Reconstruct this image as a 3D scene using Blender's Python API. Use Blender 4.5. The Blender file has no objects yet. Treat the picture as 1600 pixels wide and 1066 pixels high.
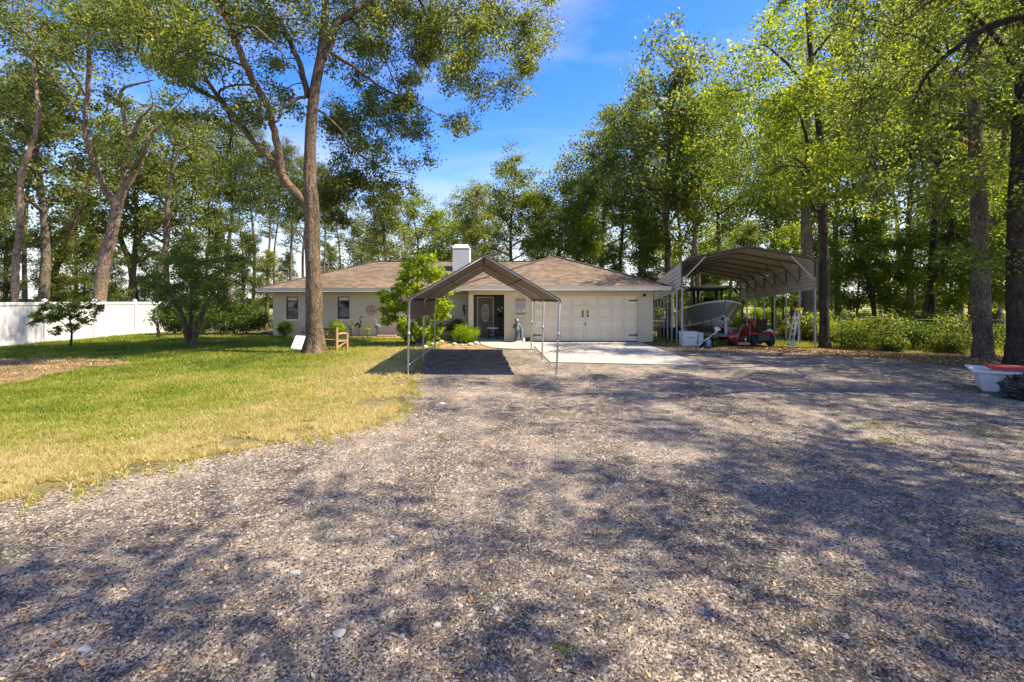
import bpy, math, random
import numpy as np
from mathutils import Vector, Matrix, Euler
import mathutils.noise as mn
S = bpy.context.scene
C = S.collection
PI = math.pi
R = math.radians
# ------------------------------------------------------------------ camera, sky, sun, exposure
F, CH, HZ = 720.0, 1.92, 470.0          # focal length in photo pixels, eye height, horizon row
cd = bpy.data.cameras.new('camera'); cam = bpy.data.objects.new('camera', cd); C.objects.link(cam)
cam.location = (0, 0, CH); cam.rotation_euler = (PI/2, 0, 0)
cd.sensor_width = 36; cd.lens = 36*F/1600; cd.shift_y = -(533-HZ)/1600
cd.clip_start = 0.05; cd.clip_end = 3000
S.camera = cam
SUN = Vector((1.22, -0.16, 1.93)).normalized()          # direction towards the sun
w = bpy.data.worlds.new('World'); S.world = w; w.use_nodes = True
nt = w.node_tree; nt.nodes.clear()
out = nt.nodes.new('ShaderNodeOutputWorld'); bg = nt.nodes.new('ShaderNodeBackground')
sky = nt.nodes.new('ShaderNodeTexSky'); sky.sky_type = 'NISHITA'; sky.sun_disc = False
sky.sun_elevation = math.asin(SUN.z); sky.sun_rotation = math.atan2(SUN.x, SUN.y)
sky.air_density = 1.0; sky.dust_density = 0.6; sky.ozone_density = 2.2
hs = nt.nodes.new('ShaderNodeHueSaturation'); hs.inputs['Saturation'].default_value = 1.46; hs.inputs['Value'].default_value = 0.92; hs.inputs['Hue'].default_value = 0.520
tc = nt.nodes.new('ShaderNodeTexCoord'); mp = nt.nodes.new('ShaderNodeMapping'); mp.inputs['Scale'].default_value = (1.0, 1.0, 3.4)
mp.inputs['Rotation'].default_value = (0.25, 0.3, 0.4)
nz = nt.nodes.new('ShaderNodeTexNoise'); nz.inputs['Scale'].default_value = 1.7; nz.inputs['Detail'].default_value = 8; nz.inputs['Roughness'].default_value = 0.56
nz.inputs['Distortion'].default_value = 0.5
cr = nt.nodes.new('ShaderNodeValToRGB'); cr.color_ramp.elements[0].position = 0.44; cr.color_ramp.elements[1].position = 0.80
cr.color_ramp.elements[0].color = (0, 0, 0, 1); cr.color_ramp.elements[1].color = (0.6, 0.6, 0.6, 1)
mx = nt.nodes.new('ShaderNodeMix'); mx.data_type = 'RGBA'
L = nt.links.new
L(tc.outputs['Generated'], mp.inputs['Vector']); L(mp.outputs['Vector'], nz.inputs['Vector']); L(nz.outputs['Fac'], cr.inputs['Fac'])
L(sky.outputs['Color'], hs.inputs['Color']); L(hs.outputs['Color'], mx.inputs['A']); mx.inputs['B'].default_value = (2.3, 2.4, 3.3, 1)
L(cr.outputs['Color'], mx.inputs['Factor'])
sx = nt.nodes.new('ShaderNodeSeparateXYZ'); L(tc.outputs['Generated'], sx.inputs[0])        # pale haze low over the horizon, all round
hr = nt.nodes.new('ShaderNodeMapRange'); hr.interpolation_type = 'SMOOTHSTEP'; hr.inputs['From Min'].default_value = 0.26; hr.inputs['From Max'].default_value = 0.0
hr.inputs['To Max'].default_value = 0.85; L(sx.outputs['Z'], hr.inputs['Value'])
m2 = nt.nodes.new('ShaderNodeMix'); m2.data_type = 'RGBA'; L(hr.outputs['Result'], m2.inputs['Factor']); L(mx.outputs['Result'], m2.inputs['A']); m2.inputs['B'].default_value = (2.55, 2.75, 3.6, 1)
L(m2.outputs['Result'], bg.inputs['Color'])
bg.inputs['Strength'].default_value = 0.15
L(bg.outputs['Background'], out.inputs['Surface'])
sd = bpy.data.lights.new('sun', 'SUN'); sd.energy = 3.9; sd.angle = R(0.53); sd.color = (1.0, 0.94, 0.84)
so = bpy.data.objects.new('sun', sd); C.objects.link(so); so.rotation_euler = SUN.to_track_quat('Z', 'Y').to_euler()
so.location = (10, -5, 30)
S.view_settings.view_transform = 'Standard'; S.view_settings.look = 'None'
S.view_settings.gamma = 1.0; S.view_settings.use_curve_mapping = False
S.view_settings.exposure = 1.55
S.view_settings.use_white_balance = True; S.view_settings.white_balance_temperature = 8000; S.view_settings.white_balance_tint = 6
S.cycles.max_bounces = 6; S.cycles.transparent_max_bounces = 6

# ------------------------------------------------------------------ helpers
rng = np.random.default_rng(7)
def at(px, py, Y):                       # a point of the photograph at a known distance
    return np.array(((px-800)*Y/F, Y, CH+(HZ-py)*Y/F))
def gnd(px, py):                         # a point of the flat ground
    Y = CH*F/(py-HZ); return np.array(((px-800)*Y/F, Y, 0.0))
def sstep(a, b, x):
    t = np.clip((np.asarray(x, float)-a)/(b-a), 0, 1); return t*t*(3-2*t)
def terrain(x, y):
    x = np.asarray(x, float); y = np.asarray(y, float)
    return -sstep(6.3, 8.3, x)*np.clip((y-19.2)*0.045, 0, 0.6)*(1-sstep(38, 56, y))

ROOT = {}
def thing(name, label, cat, loc=(0,0,0), rz=0, group=None):
    o = bpy.data.objects.new(name, None); C.objects.link(o); o.empty_display_size = 0.3
    o.location = tuple(float(a) for a in loc); o.rotation_euler = (0, 0, rz)
    o['label'] = label; o['category'] = cat
    if group: o['group'] = group
    ROOT[o.name] = Matrix.Translation(o.location) @ Matrix.Rotation(rz, 4, 'Z')
    return o
def tag(o, label, cat, group=None):
    o['label'] = label; o['category'] = cat
    if group: o['group'] = group
    return o

class MB:
    def __init__(self): self.v = []; self.f = []; self.n = 0; self.sm = []
    def add(self, vs, fs, smooth=False):
        vs = np.asarray(vs, float).reshape(-1, 3)
        self.v.append(vs)
        for f in fs: self.f.append(tuple(int(i)+self.n for i in f)); self.sm.append(smooth)
        self.n += len(vs); return self
    def box(self, x0, x1, y0, y1, z0, z1):
        vs = [(x, y, z) for z in (z0, z1) for y in (y0, y1) for x in (x0, x1)]
        return self.add(vs, [(0,2,3,1), (4,5,7,6), (0,1,5,4), (2,6,7,3), (0,4,6,2), (1,3,7,5)])
    def obox(self, c, a, b, h):          # oriented box: centre, half axes
        c, a, b, h = (np.asarray(k, float) for k in (c, a, b, h))
        vs = [c+i*a+j*b+k*h for k in (-1, 1) for j in (-1, 1) for i in (-1, 1)]
        return self.add(vs, [(0,2,3,1), (4,5,7,6), (0,1,5,4), (2,6,7,3), (0,4,6,2), (1,3,7,5)])
    def bar(self, p, q, wd, ht, up=(0,0,1)):
        p = np.asarray(p, float); q = np.asarray(q, float); d = q-p; ln = np.linalg.norm(d); d /= ln
        up = np.asarray(up, float)
        s = np.cross(d, up)
        if np.linalg.norm(s) < 1e-4: s = np.cross(d, (1, 0, 0))
        s /= np.linalg.norm(s); u = np.cross(s, d)
        return self.obox((p+q)/2, d*ln/2, s*wd/2, u*ht/2)
    def tube(self, pts, rad, sides=8, jit=0.0, cap=True, smooth=True, r=None):
        P = np.asarray(pts, float); n = len(P)
        rad = np.full(n, rad, float) if np.isscalar(rad) else np.asarray(rad, float)
        T = np.gradient(P, axis=0); T /= np.linalg.norm(T, axis=1)[:, None]+1e-9
        ref = np.array((0, 0, 1.0)) if abs(T[0][2]) < 0.9 else np.array((1.0, 0, 0))
        A = np.cross(T, ref); A /= np.linalg.norm(A, axis=1)[:, None]+1e-9
        for i in range(1, n):
            a = A[i-1]-T[i]*np.dot(A[i-1], T[i]); ln = np.linalg.norm(a)
            A[i] = a/ln if ln > 1e-6 else A[i]
        B = np.cross(T, A)
        th = np.linspace(0, 2*PI, sides, endpoint=False)
        rr = rad[:, None]*np.ones(sides)
        if jit: rr = rr*(1+jit*((r or rng).random((n, sides))-0.5)*2)
        V = P[:, None]+rr[..., None]*(np.cos(th)[None, :, None]*A[:, None]+np.sin(th)[None, :, None]*B[:, None])
        fs = [(i*sides+j, i*sides+(j+1) % sides, (i+1)*sides+(j+1) % sides, (i+1)*sides+j) for i in range(n-1) for j in range(sides)]
        if cap:
            fs.append(tuple(range(sides-1, -1, -1))); fs.append(tuple((n-1)*sides+j for j in range(sides)))
        return self.add(V.reshape(-1, 3), fs, smooth)
    def lathe(self, c, prof, sides=16, smooth=True, sx=1, sy=1):
        c = np.asarray(c, float); th = np.linspace(0, 2*PI, sides, endpoint=False)
        V = [(c[0]+r*sx*math.cos(t), c[1]+r*sy*math.sin(t), c[2]+z) for r, z in prof for t in th]
        n = len(prof)
        fs = [(i*sides+j, i*sides+(j+1) % sides, (i+1)*sides+(j+1) % sides, (i+1)*sides+j) for i in range(n-1) for j in range(sides)]
        fs.append(tuple(range(sides-1, -1, -1))); fs.append(tuple((n-1)*sides+j for j in range(sides)))
        return self.add(V, fs, smooth)
    def ball(self, c, rx, ry=None, rz=None, n=10):
        ry = ry or rx; rz = rz or rx
        pr = [(math.sin(PI*i/n)*1.0 if 0 < i < n else 0.02, -math.cos(PI*i/n)*rz) for i in range(n+1)]
        return self.lathe(c, pr, 14, True, rx, ry)
    def build(self, name, m, parent=None, local=False, loc=None):
        me = bpy.data.meshes.new(name)
        V = np.concatenate(self.v) if self.v else np.zeros((0, 3))
        if parent is not None and not local:
            r = parent
            while r.parent: r = r.parent
            Mi = np.array(ROOT[r.name].inverted())
            V = V @ Mi[:3, :3].T + Mi[:3, 3]
        if loc is not None: V = V-np.asarray(loc, float)
        me.from_pydata(V.tolist(), [], self.f)
        me.polygons.foreach_set('use_smooth', self.sm)
        me.materials.append(m); me.update()
        o = bpy.data.objects.new(name, me); C.objects.link(o)
        if parent is not None: o.parent = parent
        if loc is not None: o.location = tuple(float(a) for a in loc)
        return o

def raw_mesh(name, V, quads, m, attr=None, parent=None, local=True, smooth=False):
    """fast mesh from arrays; attr = float per face stored as 'tint'"""
    if parent is not None and not local:
        r = parent
        while r.parent: r = r.parent
        Mi = np.array(ROOT[r.name].inverted()); V = V @ Mi[:3, :3].T + Mi[:3, 3]
    me = bpy.data.meshes.new(name); k = quads.shape[1]; nf = len(quads)
    me.vertices.add(len(V)); me.vertices.foreach_set('co', V.astype(np.float32).ravel())
    me.loops.add(nf*k); me.loops.foreach_set('vertex_index', quads.astype(np.int32).ravel())
    me.polygons.add(nf); me.polygons.foreach_set('loop_start', np.arange(0, nf*k, k, dtype=np.int32))
    me.update(calc_edges=True)
    if smooth: me.polygons.foreach_set('use_smooth', np.ones(nf, bool))
    if attr is not None:
        a = me.attributes.new('tint', 'FLOAT', 'FACE'); a.data.foreach_set('value', attr.astype(np.float32))
    me.materials.append(m)
    o = bpy.data.objects.new(name, me); C.objects.link(o)
    if parent is not None: o.parent = parent
    return o

# ------------------------------------------------------------------ materials
def newmat(name):
    m = bpy.data.materials.new(name); m.use_nodes = True; nt = m.node_tree
    return m, nt, nt.nodes['Principled BSDF']
def nd(nt, t, **k):
    n = nt.nodes.new(t)
    for a, b in k.items():
        a2 = a.replace('_', ' ')
        if a2 in n.inputs: n.inputs[a2].default_value = b
        else: setattr(n, a, b)
    return n
def ramp(nt, stops, interp='LINEAR'):
    r = nt.nodes.new('ShaderNodeValToRGB'); e = r.color_ramp.elements; r.color_ramp.interpolation = interp
    while len(e) > 1: e.remove(e[-1])
    e[0].position = stops[0][0]; e[0].color = (*stops[0][1], 1)
    for p, c in stops[1:]:
        x = e.new(p); x.color = (*c, 1)
    return r
def solid(name, col, rough=0.6, metal=0.0, var=0.15, scale=3.0, bump=0.0, bscale=60, spec=0.5, coat=0.0, sc=(1,1,1)):
    m, nt, b = newmat(name); L = nt.links.new
    tc = nd(nt, 'ShaderNodeTexCoord'); mp = nd(nt, 'ShaderNodeMapping'); mp.inputs['Scale'].default_value = sc
    L(tc.outputs['Object'], mp.inputs['Vector'])
    n = nd(nt, 'ShaderNodeTexNoise', Scale=scale, Detail=6.0, Roughness=0.65)
    L(mp.outputs['Vector'], n.inputs['Vector'])
    lo = tuple(c*(1-var) for c in col); hi = tuple(min(1, c*(1+var)) for c in col)
    r = ramp(nt, [(0.3, lo), (0.7, hi)]); L(n.outputs['Fac'], r.inputs['Fac']); L(r.outputs['Color'], b.inputs['Base Color'])
    b.inputs['Roughness'].default_value = rough; b.inputs['Metallic'].default_value = metal
    b.inputs['Specular IOR Level'].default_value = spec; b.inputs['Coat Weight'].default_value = coat
    if bump:
        n2 = nd(nt, 'ShaderNodeTexNoise', Scale=bscale, Detail=4.0); L(mp.outputs['Vector'], n2.inputs['Vector'])
        bp = nd(nt, 'ShaderNodeBump', Strength=bump, Distance=0.02); L(n2.outputs['Fac'], bp.inputs['Height']); L(bp.outputs['Normal'], b.inputs['Normal'])
    return m
def leafmat(name, stops, trans=0.45, rough=0.5, objvar=0.25):
    m, nt, b = newmat(name); L = nt.links.new
    at_ = nd(nt, 'ShaderNodeAttribute', attribute_name='tint')
    oi = nd(nt, 'ShaderNodeObjectInfo')
    ma = nd(nt, 'ShaderNodeMath', operation='MULTIPLY_ADD'); L(oi.outputs['Random'], ma.inputs[0]); ma.inputs[1].default_value = objvar
    L(at_.outputs['Fac'], ma.inputs[2])
    mb = nd(nt, 'ShaderNodeMath', operation='SUBTRACT'); L(ma.outputs[0], mb.inputs[0]); mb.inputs[1].default_value = objvar/2
    r = ramp(nt, stops); L(mb.outputs[0], r.inputs['Fac']); L(r.outputs['Color'], b.inputs['Base Color'])
    b.inputs['Roughness'].default_value = rough; b.inputs['Specular IOR Level'].default_value = 0.35
    tr = nd(nt, 'ShaderNodeBsdfTranslucent')
    gm = nd(nt, 'ShaderNodeMix', data_type='RGBA', blend_type='MULTIPLY'); gm.inputs['Factor'].default_value = 1.0
    L(r.outputs['Color'], gm.inputs['A']); gm.inputs['B'].default_value = (2.3, 2.3, 1.0, 1)
    L(gm.outputs['Result'], tr.inputs['Color'])
    ms = nd(nt, 'ShaderNodeMixShader'); ms.inputs['Fac'].default_value = trans
    L(b.outputs[0], ms.inputs[1]); L(tr.outputs[0], ms.inputs[2]); L(ms.outputs[0], nt.nodes['Material Output'].inputs['Surface'])
    return m
def barkmat(name, dark, light, zs=0.35, scale=9, bump=0.9):
    m, nt, b = newmat(name); L = nt.links.new
    tc = nd(nt, 'ShaderNodeTexCoord'); mp = nd(nt, 'ShaderNodeMapping'); mp.inputs['Scale'].default_value = (1, 1, zs)
    L(tc.outputs['Object'], mp.inputs['Vector'])
    n = nd(nt, 'ShaderNodeTexNoise', Scale=scale, Detail=8.0, Roughness=0.7); L(mp.outputs['Vector'], n.inputs['Vector'])
    v = nd(nt, 'ShaderNodeTexVoronoi', Scale=scale*2.2, feature='DISTANCE_TO_EDGE')
    mxv = nd(nt, 'ShaderNodeMix', data_type='VECTOR'); mxv.inputs['Factor'].default_value = 0.12
    L(mp.outputs['Vector'], mxv.inputs['A']); L(n.outputs['Color'], mxv.inputs['B']); L(mxv.outputs['Result'], v.inputs['Vector'])
    big = nd(nt, 'ShaderNodeTexNoise', Scale=1.3, Detail=3.0); L(tc.outputs['Object'], big.inputs['Vector'])
    mul = nd(nt, 'ShaderNodeMath', operation='MULTIPLY_ADD'); L(v.outputs['Distance'], mul.inputs[0]); mul.inputs[1].default_value = 1.2
    L(n.outputs['Fac'], mul.inputs[2])
    r = ramp(nt, [(0.38, dark), (0.62, tuple((a+b_)/2 for a, b_ in zip(dark, light))), (0.85, light)]); L(mul.outputs[0], r.inputs['Fac'])
    r2 = ramp(nt, [(0.35, (0.62, 0.66, 0.62)), (0.65, (1.15, 1.08, 1.0))]); L(big.outputs['Fac'], r2.inputs['Fac'])
    mm = nd(nt, 'ShaderNodeMix', data_type='RGBA', blend_type='MULTIPLY'); mm.inputs['Factor'].default_value = 1
    L(r.outputs['Color'], mm.inputs['A']); L(r2.outputs['Color'], mm.inputs['B']); L(mm.outputs['Result'], b.inputs['Base Color'])
    b.inputs['Roughness'].default_value = 0.9; b.inputs['Specular IOR Level'].default_value = 0.2
    bp = nd(nt, 'ShaderNodeBump', Strength=bump, Distance=0.04); L(mul.outputs[0], bp.inputs['Height']); L(bp.outputs['Normal'], b.inputs['Normal'])
    return m
def tintmat(name, stops, rough=0.85, spec=0.25, interp='LINEAR'):
    m, nt, b = newmat(name); L = nt.links.new
    a = nd(nt, 'ShaderNodeAttribute', attribute_name='tint'); r = ramp(nt, stops, interp)
    L(a.outputs['Fac'], r.inputs['Fac']); L(r.outputs['Color'], b.inputs['Base Color'])
    b.inputs['Roughness'].default_value = rough; b.inputs['Specular IOR Level'].default_value = spec
    return m

def gravelmat():
    m, nt, b = newmat('gravel'); L = nt.links.new
    tc = nd(nt, 'ShaderNodeTexCoord'); V = tc.outputs['Object']
    v1 = nd(nt, 'ShaderNodeTexVoronoi', Scale=75.0); L(V, v1.inputs['Vector'])
    v2 = nd(nt, 'ShaderNodeTexVoronoi', Scale=34.0); L(V, v2.inputs['Vector'])
    h1 = nd(nt, 'ShaderNodeSeparateColor'); L(v1.outputs['Color'], h1.inputs[0])
    h2 = nd(nt, 'ShaderNodeSeparateColor'); L(v2.outputs['Color'], h2.inputs[0])
    r1 = ramp(nt, [(0, (0.026, 0.022, 0.019)), (0.45, (0.075, 0.065, 0.057)), (0.75, (0.19, 0.168, 0.15)), (0.92, (0.32, 0.285, 0.26)), (1, (0.50, 0.455, 0.42))])
    r2 = ramp(nt, [(0, (0.028, 0.024, 0.021)), (0.5, (0.09, 0.078, 0.069)), (0.83, (0.23, 0.203, 0.182)), (1, (0.44, 0.40, 0.37))])
    L(h1.outputs[0], r1.inputs['Fac']); L(h2.outputs[1], r2.inputs['Fac'])
    mx = nd(nt, 'ShaderNodeMix', data_type='RGBA'); L(h2.outputs[2], mx.inputs['Factor']); L(r1.outputs['Color'], mx.inputs['A']); L(r2.outputs['Color'], mx.inputs['B'])
    big = nd(nt, 'ShaderNodeTexNoise', Scale=0.62, Detail=7.0, Roughness=0.62); gm_ = nd(nt, 'ShaderNodeMapping'); gm_.inputs['Scale'].default_value = (1.35, 0.5, 1); gm_.inputs['Rotation'].default_value = (0, 0, 0.25); L(V, gm_.inputs['Vector']); L(gm_.outputs['Vector'], big.inputs['Vector'])
    rb = ramp(nt, [(0.40, (0.0,)*3), (0.66, (0.62,)*3)]); L(big.outputs['Fac'], rb.inputs['Fac'])
    dust = nd(nt, 'ShaderNodeMix', data_type='RGBA'); L(rb.outputs['Color'], dust.inputs['Factor']); L(mx.outputs['Result'], dust.inputs['A'])
    dust.inputs['B'].default_value = (0.34, 0.29, 0.25, 1)
    big2 = nd(nt, 'ShaderNodeTexNoise', Scale=2.6, Detail=6.0, Roughness=0.7); L(V, big2.inputs['Vector'])
    rb2 = ramp(nt, [(0.36, (0.7, 0.68, 0.68)), (0.62, (1.35, 1.28, 1.24))]); L(big2.outputs['Fac'], rb2.inputs['Fac'])
    mm = nd(nt, 'ShaderNodeMix', data_type='RGBA', blend_type='MULTIPLY'); mm.inputs['Factor'].default_value = 1
    L(dust.outputs['Result'], mm.inputs['A']); L(rb2.outputs['Color'], mm.inputs['B']); L(mm.outputs['Result'], b.inputs['Base Color'])
    b.inputs['Roughness'].default_value = 0.9; b.inputs['Specular IOR Level'].default_value = 0.25
    ad = nd(nt, 'ShaderNodeMath', operation='ADD'); L(v1.outputs['Distance'], ad.inputs[0]); L(v2.outputs['Distance'], ad.inputs[1])
    bp = nd(nt, 'ShaderNodeBump', Strength=0.75, Distance=0.012, invert=True); L(ad.outputs[0], bp.inputs['Height']); L(bp.outputs['Normal'], b.inputs['Normal'])
    return m
def groundmat(name, cols, scale=1.2, fine=40.0, bump=0.6):
    m, nt, b = newmat(name); L = nt.links.new
    tc = nd(nt, 'ShaderNodeTexCoord'); V = tc.outputs['Object']
    n1 = nd(nt, 'ShaderNodeTexNoise', Scale=scale, Detail=8.0, Roughness=0.68); L(V, n1.inputs['Vector'])
    n2 = nd(nt, 'ShaderNodeTexNoise', Scale=fine, Detail=5.0, Roughness=0.7); L(V, n2.inputs['Vector'])
    mx = nd(nt, 'ShaderNodeMath', operation='MULTIPLY_ADD'); L(n2.outputs['Fac'], mx.inputs[0]); mx.inputs[1].default_value = 0.55
    sb = nd(nt, 'ShaderNodeMath', operation='SUBTRACT'); L(n1.outputs['Fac'], sb.inputs[0]); sb.inputs[1].default_value = 0.27
    L(sb.outputs[0], mx.inputs[2])
    k = len(cols); r = ramp(nt, [(0.3+0.4*i/(k-1), c) for i, c in enumerate(cols)]); L(mx.outputs[0], r.inputs['Fac'])
    L(r.outputs['Color'], b.inputs['Base Color']); b.inputs['Roughness'].default_value = 0.95; b.inputs['Specular IOR Level'].default_value = 0.15
    bp = nd(nt, 'ShaderNodeBump', Strength=bump, Distance=0.03); L(n2.outputs['Fac'], bp.inputs['Height']); L(bp.outputs['Normal'], b.inputs['Normal'])
    return m
def clothmat(name, col, trans=0.25, wave=0.0):
    m = solid(name, col, 0.9, var=0.12, scale=4, bump=0.3, bscale=25, spec=0.1); nt = m.node_tree; L = nt.links.new
    b = nt.nodes['Principled BSDF']; tr = nd(nt, 'ShaderNodeBsdfTranslucent'); tr.inputs['Color'].default_value = (*[c*1.1 for c in col], 1)
    ms = nd(nt, 'ShaderNodeMixShader'); ms.inputs['Fac'].default_value = trans
    L(b.outputs[0], ms.inputs[1]); L(tr.outputs[0], ms.inputs[2]); L(ms.outputs[0], nt.nodes['Material Output'].inputs['Surface'])
    return m

MT = {}
MT['gravel'] = gravelmat()
MT['pebble'] = tintmat('pebble', [(0, (0.035, 0.027, 0.022)), (0.5, (0.11, 0.087, 0.07)), (0.85, (0.26, 0.21, 0.175)), (1, (0.42, 0.365, 0.32))])
MT['soil'] = groundmat('forest_floor', [(0.05, 0.032, 0.018), (0.13, 0.085, 0.05), (0.10, 0.11, 0.03), (0.26, 0.18, 0.11)], 0.9)
MT['field'] = groundmat('field', [(0.10, 0.12, 0.03), (0.2, 0.2, 0.06), (0.3, 0.26, 0.1)], 0.3, 12)
MT['lawn'] = groundmat('lawn_soil', [(0.085, 0.075, 0.035), (0.15, 0.13, 0.06), (0.24, 0.19, 0.11)], 0.8)
MT['bare'] = groundmat('bare_soil', [(0.10, 0.055, 0.03), (0.2, 0.125, 0.075), (0.33, 0.23, 0.15)], 1.6)
MT['mulch'] = groundmat('mulch', [(0.15, 0.09, 0.055), (0.30, 0.21, 0.14), (0.5, 0.4, 0.3)], 3, 60)
MT['concrete'] = solid('concrete', (0.33, 0.315, 0.295), 0.85, var=0.13, scale=2.2, bump=0.15, bscale=90)
MT['grass'] = leafmat('grass_blade', [(0, (0.07, 0.115, 0.012)), (0.3, (0.17, 0.22, 0.022)), (0.5, (0.27, 0.28, 0.05)), (0.74, (0.36, 0.31, 0.14)), (1, (0.45, 0.375, 0.23))], 0.35, 0.6, 0)
MT['litter'] = tintmat('fallen_leaf', [(0, (0.12, 0.06, 0.03)), (0.4, (0.28, 0.15, 0.07)), (0.75, (0.45, 0.28, 0.13)), (1, (0.6, 0.46, 0.27))], 0.7)
MT['leaf_oak'] = leafmat('oak_leaf', [(0, (0.03, 0.045, 0.014)), (0.35, (0.08, 0.108, 0.032)), (0.65, (0.15, 0.172, 0.052)), (1, (0.27, 0.262, 0.075))], 0.55)
MT['leaf_green'] = leafmat('green_leaf', [(0, (0.035, 0.065, 0.018)), (0.4, (0.088, 0.132, 0.032)), (0.7, (0.145, 0.178, 0.045)), (1, (0.28, 0.275, 0.06))], 0.55)
MT['leaf_pine'] = leafmat('pine_needle', [(0, (0.03, 0.05, 0.022)), (0.5, (0.085, 0.11, 0.042)), (1, (0.17, 0.18, 0.06))], 0.4)
MT['leaf_yellow'] = leafmat('sunny_leaf', [(0, (0.06, 0.09, 0.015)), (0.4, (0.13, 0.18, 0.025)), (0.75, (0.205, 0.24, 0.045)), (1, (0.35, 0.345, 0.06))], 0.55)
MT['leaf_dark'] = leafmat('dark_leaf', [(0, (0.022, 0.045, 0.012)), (0.5, (0.055, 0.098, 0.02)), (1, (0.13, 0.19, 0.035))], 0.4)
MT['leaf_lime'] = leafmat('lime_leaf', [(0, (0.10, 0.17, 0.012)), (0.5, (0.22, 0.30, 0.02)), (1, (0.42, 0.46, 0.04))], 0.4)
MT['leaf_silver'] = leafmat('silver_leaf', [(0, (0.12, 0.15, 0.10)), (1, (0.34, 0.38, 0.30))], 0.3)
MT['bark_tan'] = barkmat('tan_bark', (0.05, 0.037, 0.028), (0.27, 0.20, 0.15))
MT['bark_pink'] = barkmat('pinkish_bark', (0.12, 0.08, 0.06), (0.44, 0.31, 0.25), 0.3, 7)
MT['bark_grey'] = barkmat('grey_bark', (0.055, 0.044, 0.036), (0.26, 0.21, 0.17))
MT['bark_dark'] = barkmat('dark_bark', (0.025, 0.02, 0.016), (0.10, 0.08, 0.062))
MT['stucco'] = solid('stucco', (0.67, 0.565, 0.39), 0.9, var=0.07, scale=1.2, bump=0.3, bscale=110, spec=0.2)
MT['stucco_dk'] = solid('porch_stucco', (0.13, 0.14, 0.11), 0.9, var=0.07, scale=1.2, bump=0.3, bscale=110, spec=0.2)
MT['trim'] = solid('cream_trim', (0.86, 0.73, 0.54), 0.6, var=0.05)
MT['soffit'] = solid('soffit', (0.48, 0.44, 0.35), 0.7, var=0.05)
MT['door_cream'] = solid('garage_door_paint', (0.86, 0.72, 0.52), 0.55, var=0.04, scale=1.0)
MT['door_taupe'] = solid('taupe_door_paint', (0.23, 0.19, 0.155), 0.5, var=0.05)
MT['black'] = solid('black_metal', (0.02, 0.02, 0.022), 0.5, 0.3, var=0.2)
MT['rubber'] = solid('black_rubber', (0.018, 0.018, 0.018), 0.85, var=0.2)
MT['frame_dk'] = solid('bronze_frame', (0.07, 0.045, 0.03), 0.5)
MT['white'] = solid('white_vinyl', (0.60, 0.60, 0.62), 0.45, var=0.06, scale=0.9)
MT['white_pl'] = solid('white_plastic', (0.70, 0.70, 0.72), 0.4, var=0.06)
MT['chimney'] = solid('chimney_stucco', (0.66, 0.67, 0.70), 0.9, var=0.05, bump=0.3, bscale=80)
MT['galv'] = solid('galvanized_steel', (0.36, 0.37, 0.38), 0.5, 0.4, var=0.15, scale=6)
MT['pole'] = solid('painted_pole', (0.52, 0.53, 0.56), 0.5, 0.2, var=0.12, scale=6)
MT['steel_dk'] = solid('brown_steel', (0.10, 0.095, 0.09), 0.6, 0.2, var=0.15)
MT['sheet'] = solid('beige_sheet_metal', (0.50, 0.475, 0.42), 0.5, 0.0, var=0.07, scale=1.5)
MT['shade'] = clothmat('shade_cloth', (0.27, 0.225, 0.195), 0.35)
MT['wood'] = solid('honey_wood', (0.36, 0.24, 0.12), 0.6, var=0.3, scale=9, sc=(1, 1, 5))
MT['wood_dk'] = solid('dark_wood', (0.20, 0.10, 0.04), 0.6, var=0.3, scale=9)
MT['hull'] = solid('grey_gelcoat', (0.20, 0.225, 0.25), 0.2, var=0.05, coat=0.5)
MT['hull_w'] = solid('white_gelcoat', (0.62, 0.62, 0.60), 0.3, var=0.05, coat=0.3)
MT['red'] = solid('red_paint', (0.36, 0.014, 0.012), 0.3, var=0.1, coat=0.5)
MT['red_pl'] = solid('faded_red_plastic', (0.40, 0.035, 0.045), 0.5, var=0.1)
MT['orange'] = solid('orange_paint', (0.5, 0.09, 0.02), 0.45, var=0.1)
MT['yellow'] = solid('yellow_plastic', (0.75, 0.42, 0.03), 0.5)
MT['alu'] = solid('aluminium', (0.62, 0.62, 0.62), 0.35, 0.7, var=0.1)
MT['stone'] = solid('dark_statue_stone', (0.085, 0.10, 0.105), 0.7, var=0.6, scale=14)
MT['slate'] = solid('blue_grey_metal', (0.16, 0.20, 0.23), 0.6, 0.0, var=0.3, scale=10)
MT['terracotta'] = solid('terracotta', (0.5, 0.20, 0.06), 0.8, var=0.15)
MT['pot_y'] = solid('ochre_pot', (0.5, 0.33, 0.10), 0.6)
MT['rock'] = solid('pale_rock', (0.42, 0.40, 0.37), 0.9, var=0.25, scale=6, bump=0.4, bscale=30)
MT['tarp'] = solid('black_tarp', (0.016, 0.016, 0.018), 0.32, var=0.3, scale=5)
MT['paper'] = solid('sign_board', (0.80, 0.76, 0.75), 0.6, var=0.04)
MT['ink_red'] = solid('red_print', (0.62, 0.20, 0.22), 0.6)
MT['ink_blue'] = solid('grey_print', (0.36, 0.37, 0.46), 0.6)
MT['rope'] = solid('jute_rope', (0.34, 0.24, 0.13), 0.9)
MT['wash'] = solid('weathered_board', (0.42, 0.38, 0.32), 0.85, var=0.25, scale=12, sc=(6, 1, 1))
MT['petal'] = solid('white_petal', (0.8, 0.8, 0.76), 0.6)
MT['cushion'] = solid('pale_cushion', (0.45, 0.55, 0.50), 0.8)
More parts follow.
